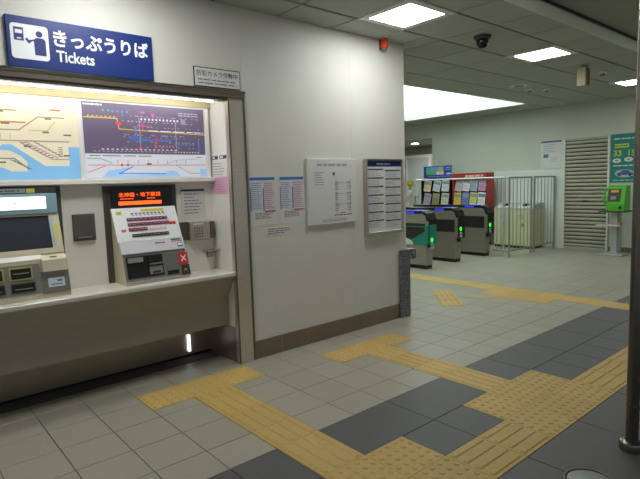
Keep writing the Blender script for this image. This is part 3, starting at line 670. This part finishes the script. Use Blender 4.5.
# touch screen machine
m1 = thing('ticket_machine', (.65, 3.8, .77), 'ticket machine with a dark touch screen under a pale blue header, at the left edge', 'ticket machine')
bx('surround', m1, .33, .985, 3.915, 3.93, .77, 1.50, MATS['surround_brown'])
bx('header', m1, .36, .945, 3.86, 3.915, 1.318, 1.452, mat('header_blue', '#8fb0bf', .4, vary=.02), .003)
hd = bx('header_top', m1, .36, .945, 3.862, 3.915, 1.453, 1.492, M_DGREY, .002)
b = MB(); PL = WY(3.862); PL.rect(b, .50, 1.46, .76, 1.486, flat('#8d9aa0')); PL.rect(b, .765, 1.458, .815, 1.486, flat('#cdbf58')); textlines(PL, b, .52, 1.464, .74, 1.482, 1, flat('#50585c'), .5); b.build('printed_strip', hd)
bx('lit_sign', m1, .38, .875, 3.855, 3.86, 1.35, 1.432, flat('#eef2f4', .5, 1.1)); b = MB(); WY(3.855).disc(b, .69, 1.393, .006, flat('#9aa')); b.build('sign_mark', m1)
b = MB(); b.prism([(3.915, 1.318), (3.885, 1.318), (3.80, 1.05), (3.74, 1.02), (3.70, .79), (3.70, .77), (3.915, .77)], .36, .948, M_BEIGE); b.build('body', m1)
S = Slant(3.885, 1.318, 3.80, 1.05)
b = MB()
for r_ in ((.36, 0, .948, .018), (.36, .245, .948, S.L), (.885, .018, .948, .245), (.36, .018, .40, .245)): SB(S, b, *r_, .012, M_BEIGE)
b.build('bezel', m1)
b = MB(); SB(S, b, .40, .018, .885, .245, .004, mat('screen_glass', '#3a3d47', .2, vary=0)); sc_ = b.build('screen', m1)
b = MB(); SR(S, b, .888, .03, .905, .235, flat('#9fb8d2'), .0125); SR(S, b, .905, .08, .93, .19, flat('#d9cf54'), .0125); SR(S, b, .57, .15, .59, .235, flat('#8cc6d8'), .0125) if False else None; b.build('side_sticker', m1)
b = MB(); SB(Slant(3.80, 1.05, 3.74, 1.02), b, .36, 0, .80, .066, .006, M_WHITE); b.build('shelf', m1)
S2 = Slant(3.74, 1.02, 3.70, .79)
b = MB(); SB(S2, b, .365, .02, .775, .215, .004, M_GREY); lp = b.build('slot_panel', m1)
YG = flat('#b9bb55', .4)
for u0, u1, v0, v1, nm in ((.60, .73, .035, .115, 'card_slot'), (.44, .57, .035, .115, 'bill_slot'), (.60, .74, .135, .195, 'ticket_outlet'), (.44, .57, .135, .195, 'change_tray')):
    b = MB(); SB(S2, b, u0, v0, u1, v1, .006, YG if v0 < .1 else M_DGREY, .004); SB(S2, b, u0+.008, v0+.008, u1-.008, v1-.008, .002, M_BLACKM, .010); SB(S2, b, u0+.02, v0+.035, u1-.02, v0+.042, .004, M_GREY, .012); b.build(nm, lp)
b = MB(); b.prism([(3.80, 1.045), (3.70, 1.02), (3.69, .945), (3.74, .94)], .79, .93, mat('coin_cream', '#d9d2b8', .4, vary=.02)); cbx = b.build('coin_box', m1)
b = MB(); b.prism([(3.752, 1.034), (3.735, 1.030), (3.735, 1.031), (3.752, 1.036)], .845, .885, M_BLACK); b.build('coin_slot', cbx)
b = MB(); SB(S2, b, .78, .08, .945, .225, .008, mat('lower_steel', '#8d8980', .35, .6, vary=.06)); ls = b.build('lower_plate', m1)
b = MB(); SR(S2, b, .815, .125, .915, .185, flat('#dfe4ea'), .009); SR(S2, b, .87, .14, .90, .152, flat('#5577a8'), .010); SR(S2, b, .83, .165, .90, .172, flat('#66788f'), .010); b.build('label_sticker', ls)
# grey square panel between the machines
t = thing('reader_plate', (1.125, 3.92, 1.104), 'small dark grey square plate between the two ticket machines', 'plate')
bx('plate', t, 1.05, 1.203, 3.917, 3.93, 1.104, 1.296, mat('plate_grey', '#57534e', .5, vary=.06), .003); bx('lip', t, 1.06, 1.193, 3.909, 3.917, 1.112, 1.124, M_DGREY); bx('label_slip', t, 1.08, 1.17, 3.916, 3.917, 1.128, 1.131, flat('#d8d6d0'))
# notice, intercom and tray at the right of the alcove
t = thing('alcove_notice', (1.99, 3.925, 1.21), 'white paper notice with a black bar, beside the button ticket machine', 'notice')
bx('paper', t, 1.885, 2.10, 3.926, 3.93, 1.213, 1.453, M_PAPER); b = MB(); PL = WY(3.926); PL.rect(b, 1.888, 1.432, 2.095, 1.446, flat('#1d1d22')); textlines(PL, b, 1.91, 1.24, 2.075, 1.42, 7, flat('#7a7c88'), .28, .5); b.build('printed_text', t)
t = thing('intercom', (1.99, 3.91, 1.03), 'brushed steel intercom box with a grille on the alcove back wall', 'intercom')
bx('side_plate', t, 1.835, 1.925, 3.91, 3.93, 1.037, 1.182, M_STEELD, .002); bx('box', t, 1.925, 2.105, 3.875, 3.93, 1.03, 1.18, M_STEEL, .004)
b = MB(); PL = WY(3.875)
for i in range(4):
    for j in range(4): PL.disc(b, 1.965+.022*i, 1.06+.022*j, .0055, M_BLACKM, 8)
PL.rect(b, 1.955, 1.155, 2.045, 1.170, flat('#e4e2d2')); b.build('grille', t)
b = MB(); b.cyl((2.128, 3.895, 1.035), (2.128, 3.895, 1.175), .028, M_STEELD, 14); b.build('holder', t)
t = thing('cup_tray', (2.12, 3.90, .86), 'small steel tray on a bracket, below the intercom in the alcove corner', 'tray')
b = MB(); b.prism([(3.93, .93), (3.83, .93), (3.825, .945), (3.832, .945), (3.836, .937), (3.93, .937)], 2.055, 2.165, M_CHROME); b.build('dish', t)
b = MB(); b.prism([(3.93, .93), (3.88, .93), (3.93, .87)], 2.09, 2.15, M_STEEL); b.build('bracket', t)
# stickers on the jamb (plane x = 2.17, u = -y)
PL = WX(2.17)
t = thing('jamb_notice', (2.168, 3.78, 1.40), 'white and pink paper notice stuck on the alcove side jamb', 'notice')
b = MB(); PL.slab(b, -3.90, 1.395, -3.655, 1.675, .0015, M_PAPER); b.build('paper', t)
b = MB(); PL.rect(b, -3.895, 1.40, -3.66, 1.54, flat('#dba6c4'), .0022); textlines(PL, b, -3.88, 1.55, -3.69, 1.66, 5, flat('#9a98a0'), .3, .3, .0025); textlines(PL, b, -3.88, 1.41, -3.68, 1.53, 6, flat('#c98ab2'), .4, .3, .003); b.build('printed_text', t)
for y0, y1, lab in ((3.80, 3.90, 'small dark sticker on the alcove jamb, on its inner side'), (3.665, 3.775, 'small dark sticker on the alcove jamb, next to the steel column')):
    t = thing('jamb_sticker', (2.169, (y0+y1)/2, 1.68), lab, 'sticker'); b = MB(); PL.slab(b, -y1, 1.684, -y0, 1.712, .0012, flat('#2c3c5c')); b.build('film', t)
    b = MB(); PL.rect(b, -y1+.01, 1.69, -y0-.05, 1.706, flat('#d6dbe4'), .0016); b.build('printed_mark', t)

# ------------------------------------------------------------------ far wall, bulkhead, corridor
SH0, SH1, SHZ = 3.955, 4.75, 2.165
wf = MB(); th = .25
wf.box(XF, XF+th, YB, SH0, 0, ZC+.3, M_WALLF); wf.box(XF, XF+th, SH1, 8.03, 0, ZC+.3, M_WALLF); wf.box(XF, XF+th, SH0, SH1, SHZ, ZC+.3, M_WALLF)
wf.box(XF, XF+th, 8.03, 12.2, 2.52, ZC+.3, M_WALLF); wf.box(XF+th, 13.4, 7.9, 8.03, 0, ZC, M_WALLF)
wf = wf.build('wall_far', kind='structure', label='pale greenish far wall with the rolling shutter')
wb = MB().box(13.2, 13.4, 8.03, 12.2, 0, ZC, M_WALLF).build('wall_back', kind='structure', label='end wall of the corridor behind the glass doors')
MB().box(XF+th, 13.2, 8.03, 12.2, 2.50, 2.54, mat('corridor_soffit', '#a9aaa0', .7, vary=.03)).build('ceiling', kind='structure', label='lower grey soffit over the corridor by the glass doors')
MB().box(5, 14, 12.1, 12.3, 0, ZC, M_WALLF).build('wall_side', kind='structure', label='pale wall closing the gate hall')
MB().box(XF-.012, XF, YB, SH0-.05, 0, .1, M_BRONZE).build('baseboard_far', kind='structure', label='dark baseboard along the far wall')
cl = thing('corridor_light', (11.5, 9.3, 2.48), 'small round downlight in the corridor soffit', 'downlight')
b = MB(); b.lathe((11.5, 9.3, 2.5), [(.09, 0), (.12, 0), (.12, -.012), (.09, -.012), (.09, 0)], M_WHITE, 18); b.build('rim', cl)
b = MB(); b.cyl((11.5, 9.3, 2.49), (11.5, 9.3, 2.50), .088, mat('downlight_glow', '#ffffff', .5, vary=0, emit=240, emit_col=(1, .97, .9)), 18); b.build('lens', cl)
# wainscot of lighter panels on the far wall
MB().box(XF-.008, XF, SH1+.05, 8.03, .0, 1.62, mat('wainscot', '#dfe6e0', .35, vary=.02)).build('trim_6', kind='structure', label='glossy pale wainscot on the far wall')
# shutter
sd = thing('door_1', (XF, (SH0+SH1)/2, 0), 'closed beige rolling shutter in the far wall', None, kind='structure')
M_SLAT = mat('shutter_slat', '#b1ad9a', .5, .1, vary=.04); M_SLAT2 = M_SLAT
nsl = 28; sh = (SHZ-.06)/nsl; first = None
for k in range(nsl):
    z = .05+sh*k
    if first is None:
        b = MB(); b.prism([(XF+.02, z), (XF-.004, z+.012), (XF-.012, z+sh*.45), (XF-.006, z+sh*.80), (XF+.02, z+sh*.86), (XF+.03, z+sh*.5)], SH0, SH1, M_SLAT, 'y'); first = b.build('slat', sd); z00 = first.location.z; zz = z
    else:
        o = first.copy(); COL.objects.link(o); o.location.z = z00+z-zz
bx('shadow_backing', sd, XF+.035, XF+.05, SH0, SH1, 0, SHZ, M_BLACKM)
bx('bottom_bar', sd, XF-.02, XF+.03, SH0, SH1, 0.0, .05, mat('bar_alu', '#c6c6c0', .35, .5, vary=.04), .003)
b = MB(); b.box(XF-.02, XF-.012, 4.30, 4.40, .96, .975, M_BLACK); b.build('lock', sd)
for y0, y1 in ((SH0-.035, SH0), (SH1, SH1+.05)): bx('guide_rail', sd, XF-.03, XF+.03, y0, y1, 0, SHZ+.02, M_WHITE, .003)
bx('head_box', sd, XF-.015, XF+.03, SH0, SH1, SHZ-.01, SHZ+.03, M_SLAT)
# glass doors at the corridor end
gd = thing('door_2', (12.6, 10.4, 0), 'white framed glass doors at the end of the corridor', None, kind='structure')
for y in (8.7, 9.62, 10.5, 11.4):
    bx('post', gd, 12.57, 12.63, y-.035, y+.035, 0, 2.16, M_WHITE)
bx('head_rail', gd, 12.57, 12.63, 8.66, 11.44, 2.16, 2.24, M_WHITE)
for y0, y1 in ((8.735, 9.585), (9.655, 10.465), (10.535, 11.365)): bx('pane', gd, 12.595, 12.605, y0, y1, .02, 2.16, M_DOORGL)
# posters on the far wall
PL = WX(XF-.012)
t = thing('wall_poster', (XF-.01, 5.03, 1.63), 'white poster with a blue heading, left of the shutter', 'poster')
b = MB(); PL.slab(b, -5.26, 1.63, -4.81, 2.20, .004, M_PAPER); b.build('sheet', t)
b = MB(); PL.rect(b, -5.255, 2.155, -4.83, 2.19, flat('#4e5f86'), .005); textlines(PL, b, -5.2, 1.95, -4.86, 2.13, 5, flat('#8f939c'), .25, .5, .005); PL.rect(b, -5.20, 1.85, -5.10, 1.92, flat('#5b6c96'), .005); textlines(PL, b, -5.05, 1.76, -4.86, 1.86, 4, flat('#a3a2a6'), .25, .3, .005); b.build('printed_text', t)
PL = WX(XF)
t = thing('advert_poster', (XF-.01, 3.69, 1.30), 'teal green poster with yellow lettering and a car, above the green telephone', 'poster')
b = MB(); PL.slab(b, -3.91, 1.31, -3.40, 2.21, .004, mat('poster_teal', '#1f8378', .5, vary=.03)); b.build('sheet', t)
b = MB(); wt = flat('#cfe4de'); yl = flat('#d6cf3c'); o_ = .0055
textlines(PL, b, -3.86, 2.10, -3.44, 2.14, 1, wt, .5, .1, o_); PL.rect(b, -3.84, 1.955, -3.60, 2.025, yl, .005); textlines(PL, b, -3.835, 1.965, -3.61, 2.015, 1, flat('#1f8378'), .5, 0, .006)
for u, v in ((-3.80, 1.72), (-3.60, 1.735)): PL.disc(b, u, v, .075, wt, 16, o_, .55); PL.disc(b, u, v, .035, flat('#c88'), 12, .006, .5)
textlines(PL, b, -3.86, 1.60, -3.46, 1.65, 1, wt, .4, .1, o_); PL.disc(b, -3.66, 1.48, .17, flat('#b9c3d4'), 20, o_, .42); PL.poly(b, [(-3.80, 1.45), (-3.79, 1.49), (-3.74, 1.50), (-3.70, 1.54), (-3.60, 1.54), (-3.56, 1.50), (-3.52, 1.49), (-3.51, 1.45)], flat('#54629a'), .0062)
PL.disc(b, -3.75, 1.45, .022, flat('#222'), 12, .0066); PL.disc(b, -3.57, 1.45, .022, flat('#222'), 12, .0066); textlines(PL, b, -3.86, 1.34, -3.48, 1.37, 1, wt, .4, .3, o_); b.build('printed_art', t)
lettering('lettering', '33  15', PL, -3.86, 1.80, .11, yl, t, width=.37, bold=.02, off=.006)['kind'] = 'stuff'

# ------------------------------------------------------------------ green telephone on its stand
ts = thing('telephone_stand', (10.15, 3.65, 0), 'pale steel pedestal stand under the green telephone', 'stand')
M_ST = mat('stand_grey', '#b8bcba', .4, .3, vary=.04)
bx('base_plate', ts, 9.98, 10.36, 3.46, 3.86, 0, .035, M_ST, .006); bx('column', ts, 10.13, 10.24, 3.56, 3.70, .035, .79, M_ST, .006); bx('column_slot', ts, 10.127, 10.131, 3.565, 3.60, .06, .78, M_GREY)
bx('top_plate', ts, 9.97, 10.36, 3.42, 3.86, .79, .815, M_DGREY, .004); bx('shelf', ts, 9.98, 10.24, 3.50, 3.92, .545, .56, M_WHITE, .003)
t = thing('phone_book', (10.06, 3.53, .56), 'small orange booklet on the shelf of the telephone stand', 'booklet'); bx('cover', t, 10.0, 10.12, 3.505, 3.555, .561, .60, flat('#c9782f')); bx('pages', t, 10.003, 10.123, 3.508, 3.552, .563, .597, M_PAPER)
tp = thing('telephone', (10.17, 3.62, .815), 'bright green public telephone on a pedestal stand', 'telephone')
M_GRN = mat('phone_green', '#53b82c', .4, vary=.03)
b = MB(); b.prism([(10.32, .815), (10.03, .815), (10.03, .95), (10.12, 1.24), (10.15, 1.265), (10.32, 1.265)], 3.46, 3.76, M_GRN, 'y'); b.build('body', tp)
Sl = Plane((10.03, 0, .95), (0, -1, 0), Vector((.09, 0, .29)).normalized())
b = MB(); Sl.slab(b, -3.74, .03, -3.53, .27, .006, M_DGREY); dp = b.build('dial_panel', tp)
b = MB(); Sl.rect(b, -3.70, .20, -3.57, .25, flat('#d9a52e'), .0075); Sl.rect(b, -3.69, .07, -3.60, .13, flat('#8a8a88'), .0075); b.build('display_label', dp)
b = MB(); b.prism([(10.028, .845), (10.024, .845), (10.024, .90), (10.028, .90)], 3.50, 3.545, M_BLACK, 'y'); b.build('coin_return', tp)
b = MB(); b.tube([(10.06, 3.785, .98), (10.035, 3.80, 1.02), (10.06, 3.80, 1.12), (10.11, 3.785, 1.18)], .018, M_GRN, 8); b.cyl((10.04, 3.785, .975), (10.03, 3.765, .965), .03, M_GRN, 10); b.cyl((10.10, 3.785, 1.19), (10.09, 3.765, 1.195), .03, M_GRN, 10); b.build('handset', tp)

# ------------------------------------------------------------------ ticket gates (passage runs along y)
def gate(x, y, lab, style=0):
    w = .20; L = 1.75
    g = thing('ticket_gate', (x+w/2, y+L/2, 0), lab, 'ticket gate', 'ticket gates')
    bx('plinth', g, x+.02, x+w-.02, y+.07, y+L-.06, 0, .06, M_BLACK)
    bx('lower_body', g, x, x+w-.02, y+.05, y+L-.05, .06, .50, M_STEELG, .008)
    b = MB(); b.prism([(y, .46), (y, .82), (y+.03, .90), (y+.10, .945), (y+L, .945), (y+L, .46)], x-.004, x+w, M_STEELG); ub = b.build('upper_body', g)
    b = MB(); b.prism([(y-.006, .80), (y+.0, .84), (y+.03, .925), (y+.11, .965), (y+L, .965), (y+L, .92), (y+.12, .92), (y+.06, .89), (y+.035, .82), (y+.03, .80)], x-.010, x+w+.006, M_BLACK); b.build('top_trim', g)
    bx('end_cap', g, x+.012, x+w+.004, y-.016, y, .43, .84, M_BLACK, .006)
    b = MB(); PL = WX(x-.004); m_ = M_DGREY
    PL.slab(b, -(y+.62), .54, -(y+.06), .76, .006, mat('gate_dark_panel', '#2d2b28', .3, vary=.04)); b.build('sensor_panel', ub)
    PT = Plane((x, y, .966), (0, -1, 0), (1, 0, 0)); 
    bx('reader_pad', g, x+.03, x+.15, y+.16, y+.36, .965, .975, flat('#4a58e0', .3, .5)); bx('reader_edge', g, x+.02, x+.16, y+.10, y+.15, .965, .972, M_WHITE)
    bx('display_strip', g, x-.013, x-.008, y+.28, y+.48, .925, .955, flat('#2a34d8', .3, .7))
    b = MB(); PE = WY(y-.016); lz = .49 if style else .60; PE.disc(b, x+.07, lz, .034, flat('#2cf01e', .4, 1.6), 18); PE.rect(b, x+.055, lz-.04, x+.085, lz, flat('#2cf01e', .4, 1.6)); b.build('go_lamp', g, label='lit green go lamp')
    b = MB(); PE.rect(b, x+.04, lz-.15, x+.12, lz-.06, flat('#c8ccc6')); PE.rect(b, x+.05, lz-.11, x+.11, lz-.085, flat('#7d837c'), .0015); b.build('sticker', g)
    bx('service_box', g, x+.05, x+.15, y+.035, y+.05, .36, .43, M_BLACK, .002); bx('seam', g, x-.0015, x, y+.56, y+.566, .07, .46, M_DGREY)
    if style:
        q = lambda pts: [(-(y+d), z) for d, z in pts]
        b = MB(); PL.poly(b, q([(.8, .40), (.8, .70), (0, .72), (0, .40)])[::-1], flat('#18897a', .4), .008)
        PL.poly(b, q([(.8, .70), (.8, .6), (.50, .52), (.33, .49), (.06, .63), (.08, .70)]), flat('#2b2823', .4), .0095)
        PL.poly(b, q([(.8, .6), (.8, .40), (.30, .40), (.33, .46), (.50, .52)]), flat('#dfe5e4', .4), .009)
        b.build('advert_panel', g, label='teal, black and white swoosh panel')
        b = MB(); PE.rect(b, x+.005, .42, x+w-.004, .74, flat('#18897a', .4), .0006); b.build('teal_wrap', g)
    return g
gate(6.81, 5.25, 'ticket gate with a teal and white panel, nearest the ticket wall corner', 1)
gate(7.71, 5.31, 'grey steel ticket gate in the middle of the row')
gate(8.67, 5.32, 'grey steel ticket gate next to the barred railing')

# ------------------------------------------------------------------ railing
rl = thing('railing', (9.3, 5.2, 0), 'barred steel railing beside the last ticket gate', 'railing')
M_RAIL = mat('railing_steel', '#a3a49b', .35, .5, vary=.05); FY = 4.95
def bars(name_rail, p, q, z0, z1, n, posts=True):
    p = Vector(p); q = Vector(q)
    for z in (z0, z1): b = MB(); b.cyl((p.x, p.y, z), (q.x, q.y, z), .016, M_RAIL, 8); b.build(name_rail, rl)
    for k in range(1, n): c = p+(q-p)*k/n; b = MB(); b.cyl((c.x, c.y, z0), (c.x, c.y, z1), .0075, M_RAIL, 6); b.build('bar', rl)
def post(x, y, h=1.48): b = MB(); b.cyl((x, y, 0), (x, y, h), .019, M_RAIL, 10); b.build('post', rl)
bars('rail', (8.80, FY, 0), (9.61, FY, 0), .12, 1.468, 6); bars('rail', (9.73, FY, 0), (10.56, FY, 0), .12, 1.468, 6); bars('rail', (8.80, FY, 0), (8.80, 5.28, 0), .12, 1.468, 4)
for x, y in ((8.80, FY), (9.61, FY), (9.73, FY), (10.56, FY)): post(x, y)
rb = thing('guide_rail', (9.07, 6.4, 0), 'pale tubular rail running behind the ticket gates in front of the leaflet racks', 'rail')
M_RW = mat('rail_white', '#cdd2cc', .3, .4, vary=.03)
b = MB(); b.cyl((9.06, 5.20, 1.475), (9.06, 7.30, 1.475), .017, M_RW, 10); b.build('rail', rb)
for y in (5.22, 7.28): b = MB(); b.cyl((9.06, y, 0), (9.06, y, 1.475), .015, M_RW, 8); b.build('post', rb)

# ------------------------------------------------------------------ recycling bins
M_BIN = mat('bin_cream', '#cdcda4', .5, vary=.03)
def bin_(y0, y1, lab, col):
    t = thing('recycling_bin', (10.33, (y0+y1)/2, 0), lab, 'bin', 'cream recycling bins by the far wall')
    bx('plinth', t, 10.12, 10.55, y0+.01, y1-.01, 0, .05, M_DGREY)
    bx('body', t, 10.1, 10.58, y0+.003, y1-.003, .05, .80, M_BIN, .006)
    b = MB(); b.prism([(10.10, .80), (10.58, .80), (10.58, .93), (10.30, .93), (10.10, .83)], y0+.005, y1-.005, mat('bin_top', '#b9bdb4', .4, vary=.03), 'y'); tp = b.build('lid', t)
    pl = Plane((10.10, 0, .83), (0, -1, 0), Vector((.2, 0, .1)).normalized()); b = MB(); yc = (y0+y1)/2
    pl.rect(b, -yc-.13, .03, -yc+.13, .11, flat('#e6ebe8'), .002); pl.disc(b, -yc, .14, .065, M_BLACKM, 16, .004); b.build('opening', tp)
    PB = WX(10.1); b = MB(); PB.rect(b, -yc-.09, .58, -yc+.05, .73, flat(col), .0015); textlines(PB, b, -yc-.08, .60, -yc+.04, .71, 3, flat('#7d8a90'), .35, .2, .0022); b.build('label_sticker', t)
    b = MB(); b.box(10.09, 10.10, yc-.02, yc+.02, .46, .52, M_GREY); b.build('lock', t)
bin_(5.17, 5.60, 'cream recycling bin at the railing end of the row', '#c9d3b0')
bin_(5.60, 6.03, 'cream recycling bin with a pale blue label, next to the red rack', '#bcd7e6')

# ------------------------------------------------------------------ leaflet racks
def rack(x, y0, y1, z1, mf, lab, header, rows, red=False):
    t = thing('leaflet_rack', (x+.15, (y0+y1)/2, 0), lab, 'rack')
    for y in (y0, y1-.03): bx('side', t, x, x+.28, y, y+.03, .62, z1, mf, .004)
    bx('back', t, x+.26, x+.28, y0+.03, y1-.03, .62, z1, mf); bx('pedestal', t, x+.05, x+.25, y0+.12, y1-.12, .05, .62, M_BLACK)
    bx('base', t, x, x+.28, y0+.06, y1-.06, 0, .05, M_BLACK)
    for k in range(rows):
        z = .56+.31*k; xx = x+.02+.03*k
        b = MB(); b.prism([(xx, z), (xx-.01, z+.07), (xx-.004, z+.07), (xx+.006, z+.006), (xx+.12, z+.006), (xx+.12, z)], y0+.03, y1-.03, M_BLACK if not red else mf, 'y'); b.build('shelf', t)
    if header: b = MB(); WX(x+.02).slab(b, -y1, z1-.13, -y0, z1, .03, header); h = b.build('header', t); b = MB(); textlines(WX(x-.01), b, -y1+.35, z1-.105, -y0-.05, z1-.03, 1, flat('#dcb6ae'), .6, .1, .002); b.build('header_text', h)
    return t
M_RED = mat('rack_red', '#a52f28', .45, vary=.04)
rack(10.08, 6.19, 7.08, 1.60, M_RED, 'red leaflet rack with a red header board, behind the gates', M_RED, 3, True)
rack(10.08, 7.14, 7.98, 1.50, M_BLACK, 'black leaflet rack below the blue travel poster', None, 3)
def leaflet(x, yc, z, w, h, col, lab, grp, tilt=.09):
    t = thing('leaflet', (x, yc, z), lab, 'leaflet', grp)
    lean = random.uniform(.02, .2); V_ = Vector((tilt, -lean, 1)).normalized(); U_ = V_.cross(Vector((-1, 0, tilt))).normalized(); U_ = -U_ if U_.y > 0 else U_; pl = Plane((x, yc, z), U_, V_); b = MB(); pl.slab(b, -w/2, 0, w/2, h, .012, flat(col)); b.build('cover', t)
    b = MB(); pl.rect(b, -w/2+.01, h*.62, w/2-.01, h*.9, flat('#8a8d98' if col != '#dcdcd8' else '#6a7aa8'), .0135); textlines(pl, b, -w/2+.015, h*.15, w/2-.015, h*.5, 3, flat('#77777c'), .3, .3, .0135); b.build('printed_cover', t)
RR = 'leaflets in the red rack'; BR = 'leaflets in the black rack'
for k, (y, c, l) in enumerate(((6.95, '#b9a9a9', 'greyish pink leaflet on the top shelf of the red rack'), (6.75, '#d4cfd0', 'pale leaflet on the top shelf of the red rack'), (6.55, '#8fa9bd', 'blue grey leaflet on the top shelf of the red rack'), (6.34, '#b98fb4', 'mauve leaflet on the top shelf of the red rack'))): leaflet(10.11, y, 1.20, .18, .29, c, l, RR)
for y, c, l in ((6.95, '#d9b63c', 'yellow and white leaflet low in the red rack'), (6.75, '#5b74c0', 'blue leaflet low in the red rack'), (6.55, '#d2cf6a', 'lime yellow leaflet low in the red rack'), (6.34, '#dcdcd8', 'white leaflet low in the red rack')): leaflet(10.08, y, .89, .18, .28, c, l, RR)
for y, c, l in ((7.82, '#e0c7a8', 'cream leaflet on the top shelf of the black rack'), (7.56, '#c9ccd4', 'pale grey leaflet on the top shelf of the black rack, middle one'), (7.30, '#cdd3da', 'pale leaflet on the top shelf of the black rack, nearest the red rack')): leaflet(10.11, y, 1.20, .20, .26, c, l, BR)
for y, c, l in ((7.82, '#a9a0b4', 'lilac leaflet low in the black rack'), (7.56, '#8d8a58', 'olive leaflet low in the black rack'), (7.30, '#c9cbb0', 'pale green leaflet low in the black rack')): leaflet(10.08, y, .89, .20, .27, c, l, BR)
t = thing('travel_poster', (10.22, 7.54, 1.50), 'bright blue travel poster standing on top of the black leaflet rack', 'poster')
bx('board', t, 10.20, 10.23, 7.20, 7.99, 1.515, 1.80, flat('#2a3f9c', .4), .003); bx('foot', t, 10.18, 10.25, 7.25, 7.88, 1.502, 1.515, M_BLACK)
PL = Plane((10.20, -.19+1.05, .105), (0, -.865, 0), (0, 0, .93)); b = MB(); PL.rect(b, -8.15, 1.60, -7.56, 1.80, flat('#4e9fd2'), .0015); PL.poly(b, [(-8.15, 1.60), (-7.9, 1.60), (-7.86, 1.70), (-8.0, 1.76), (-8.15, 1.73)], flat('#4fb06a'), .002); PL.disc(b, -7.90, 1.70, .07, flat('#a88f46'), 14, .0025, .6); PL.rect(b, -7.80, 1.60, -7.56, 1.68, flat('#c9cfd8'), .002); PL.disc(b, -7.66, 1.73, .07, flat('#d99a3a'), 14, .0025); PL.rect(b, -7.70, 1.61, -7.58, 1.67, flat('#d8c760'), .003)
textlines(PL, b, -7.50, 1.70, -7.32, 1.79, 2, flat('#c6cfee'), .3, .1, .002); PL.rect(b, -7.48, 1.60, -7.32, 1.64, flat('#b9c3e6'), .002); PL.rect(b, -8.10, 1.545, -7.35, 1.565, flat('#7f8fd0'), .002); b.build('printed_picture', t)
# yellow flowers on a small display stand in the corridor mouth
t = thing('display_stand', (10.5, 8.62, 0), 'small pale display stand beside the black leaflet rack', 'stand')
for y in (8.48, 8.80): bx('leg', t, 10.48, 10.51, y, y+.03, 0, 1.05, M_WHITE)
bx('board', t, 10.345, 10.36, 8.40, 8.90, .95, 1.078, flat('#c6b9b4')); bx('tray', t, 10.36, 10.53, 8.40, 8.90, 1.05, 1.079, M_GREY)
t = thing('yellow_flowers', (10.43, 8.60, 1.08), 'round yellow flower ball on the small display stand', 'flowers')
b = MB(); b.lathe((10.43, 8.60, 1.08), [(0, 0), (.05, 0), (.06, .14), (.05, .15), (0, .15)], M_WHITE, 12); b.build('pot', t)
b = MB(); b.cyl((10.43, 8.60, 1.22), (10.43, 8.60, 1.34), .012, flat('#4f7a3c'), 6); b.build('stem', t)
b = MB(); rnd = random.Random(3)
for k in range(60):
    a1 = rnd.random()*6.28; cz = rnd.uniform(-1, 1); r_ = math.sqrt(1-cz*cz); c = Vector((10.43+.085*r_*math.cos(a1), 8.60+.085*r_*math.sin(a1), 1.40+.085*cz)); d = (c-Vector((10.43, 8.60, 1.40))).normalized(); e = d.orthogonal().normalized(); f = d.cross(e)
    b.face([c+e*.035, c+f*.035, c-e*.035, c-f*.035], flat('#d3c42e')); b.face([Vector((10.43, 8.6, 1.40))+d*.05+e*.05, Vector((10.43, 8.6, 1.40))+d*.05+f*.05, Vector((10.43, 8.6, 1.40))+d*.05-e*.05, Vector((10.43, 8.6, 1.40))+d*.05-f*.05], flat('#b8a524'))
b.build('petals', t)

# ------------------------------------------------------------------ pole at the right edge
t = thing('steel_pole', (2.935, .94, 0), 'tall dark steel pole with a round foot at the right edge', 'pole')
b = MB(); b.cyl((2.935, .94, .05), (2.935, .94, ZC), .031, M_POLE, 24); b.build('shaft', t)
b = MB(); b.lathe((2.935, .94, 0), [(0, 0), (.058, 0), (.06, .004), (.06, .042), (.056, .05), (.031, .052)], mat('collar_steel', '#8d8880', .25, .9, vary=.06), 28); b.build('foot_collar', t)
b = MB(); b.lathe((2.935, .94, .24), [(.0315, 0), (.0325, .002), (.0325, .008), (.0315, .01)], M_STEELD, 24); b.build('joint_ring', t)
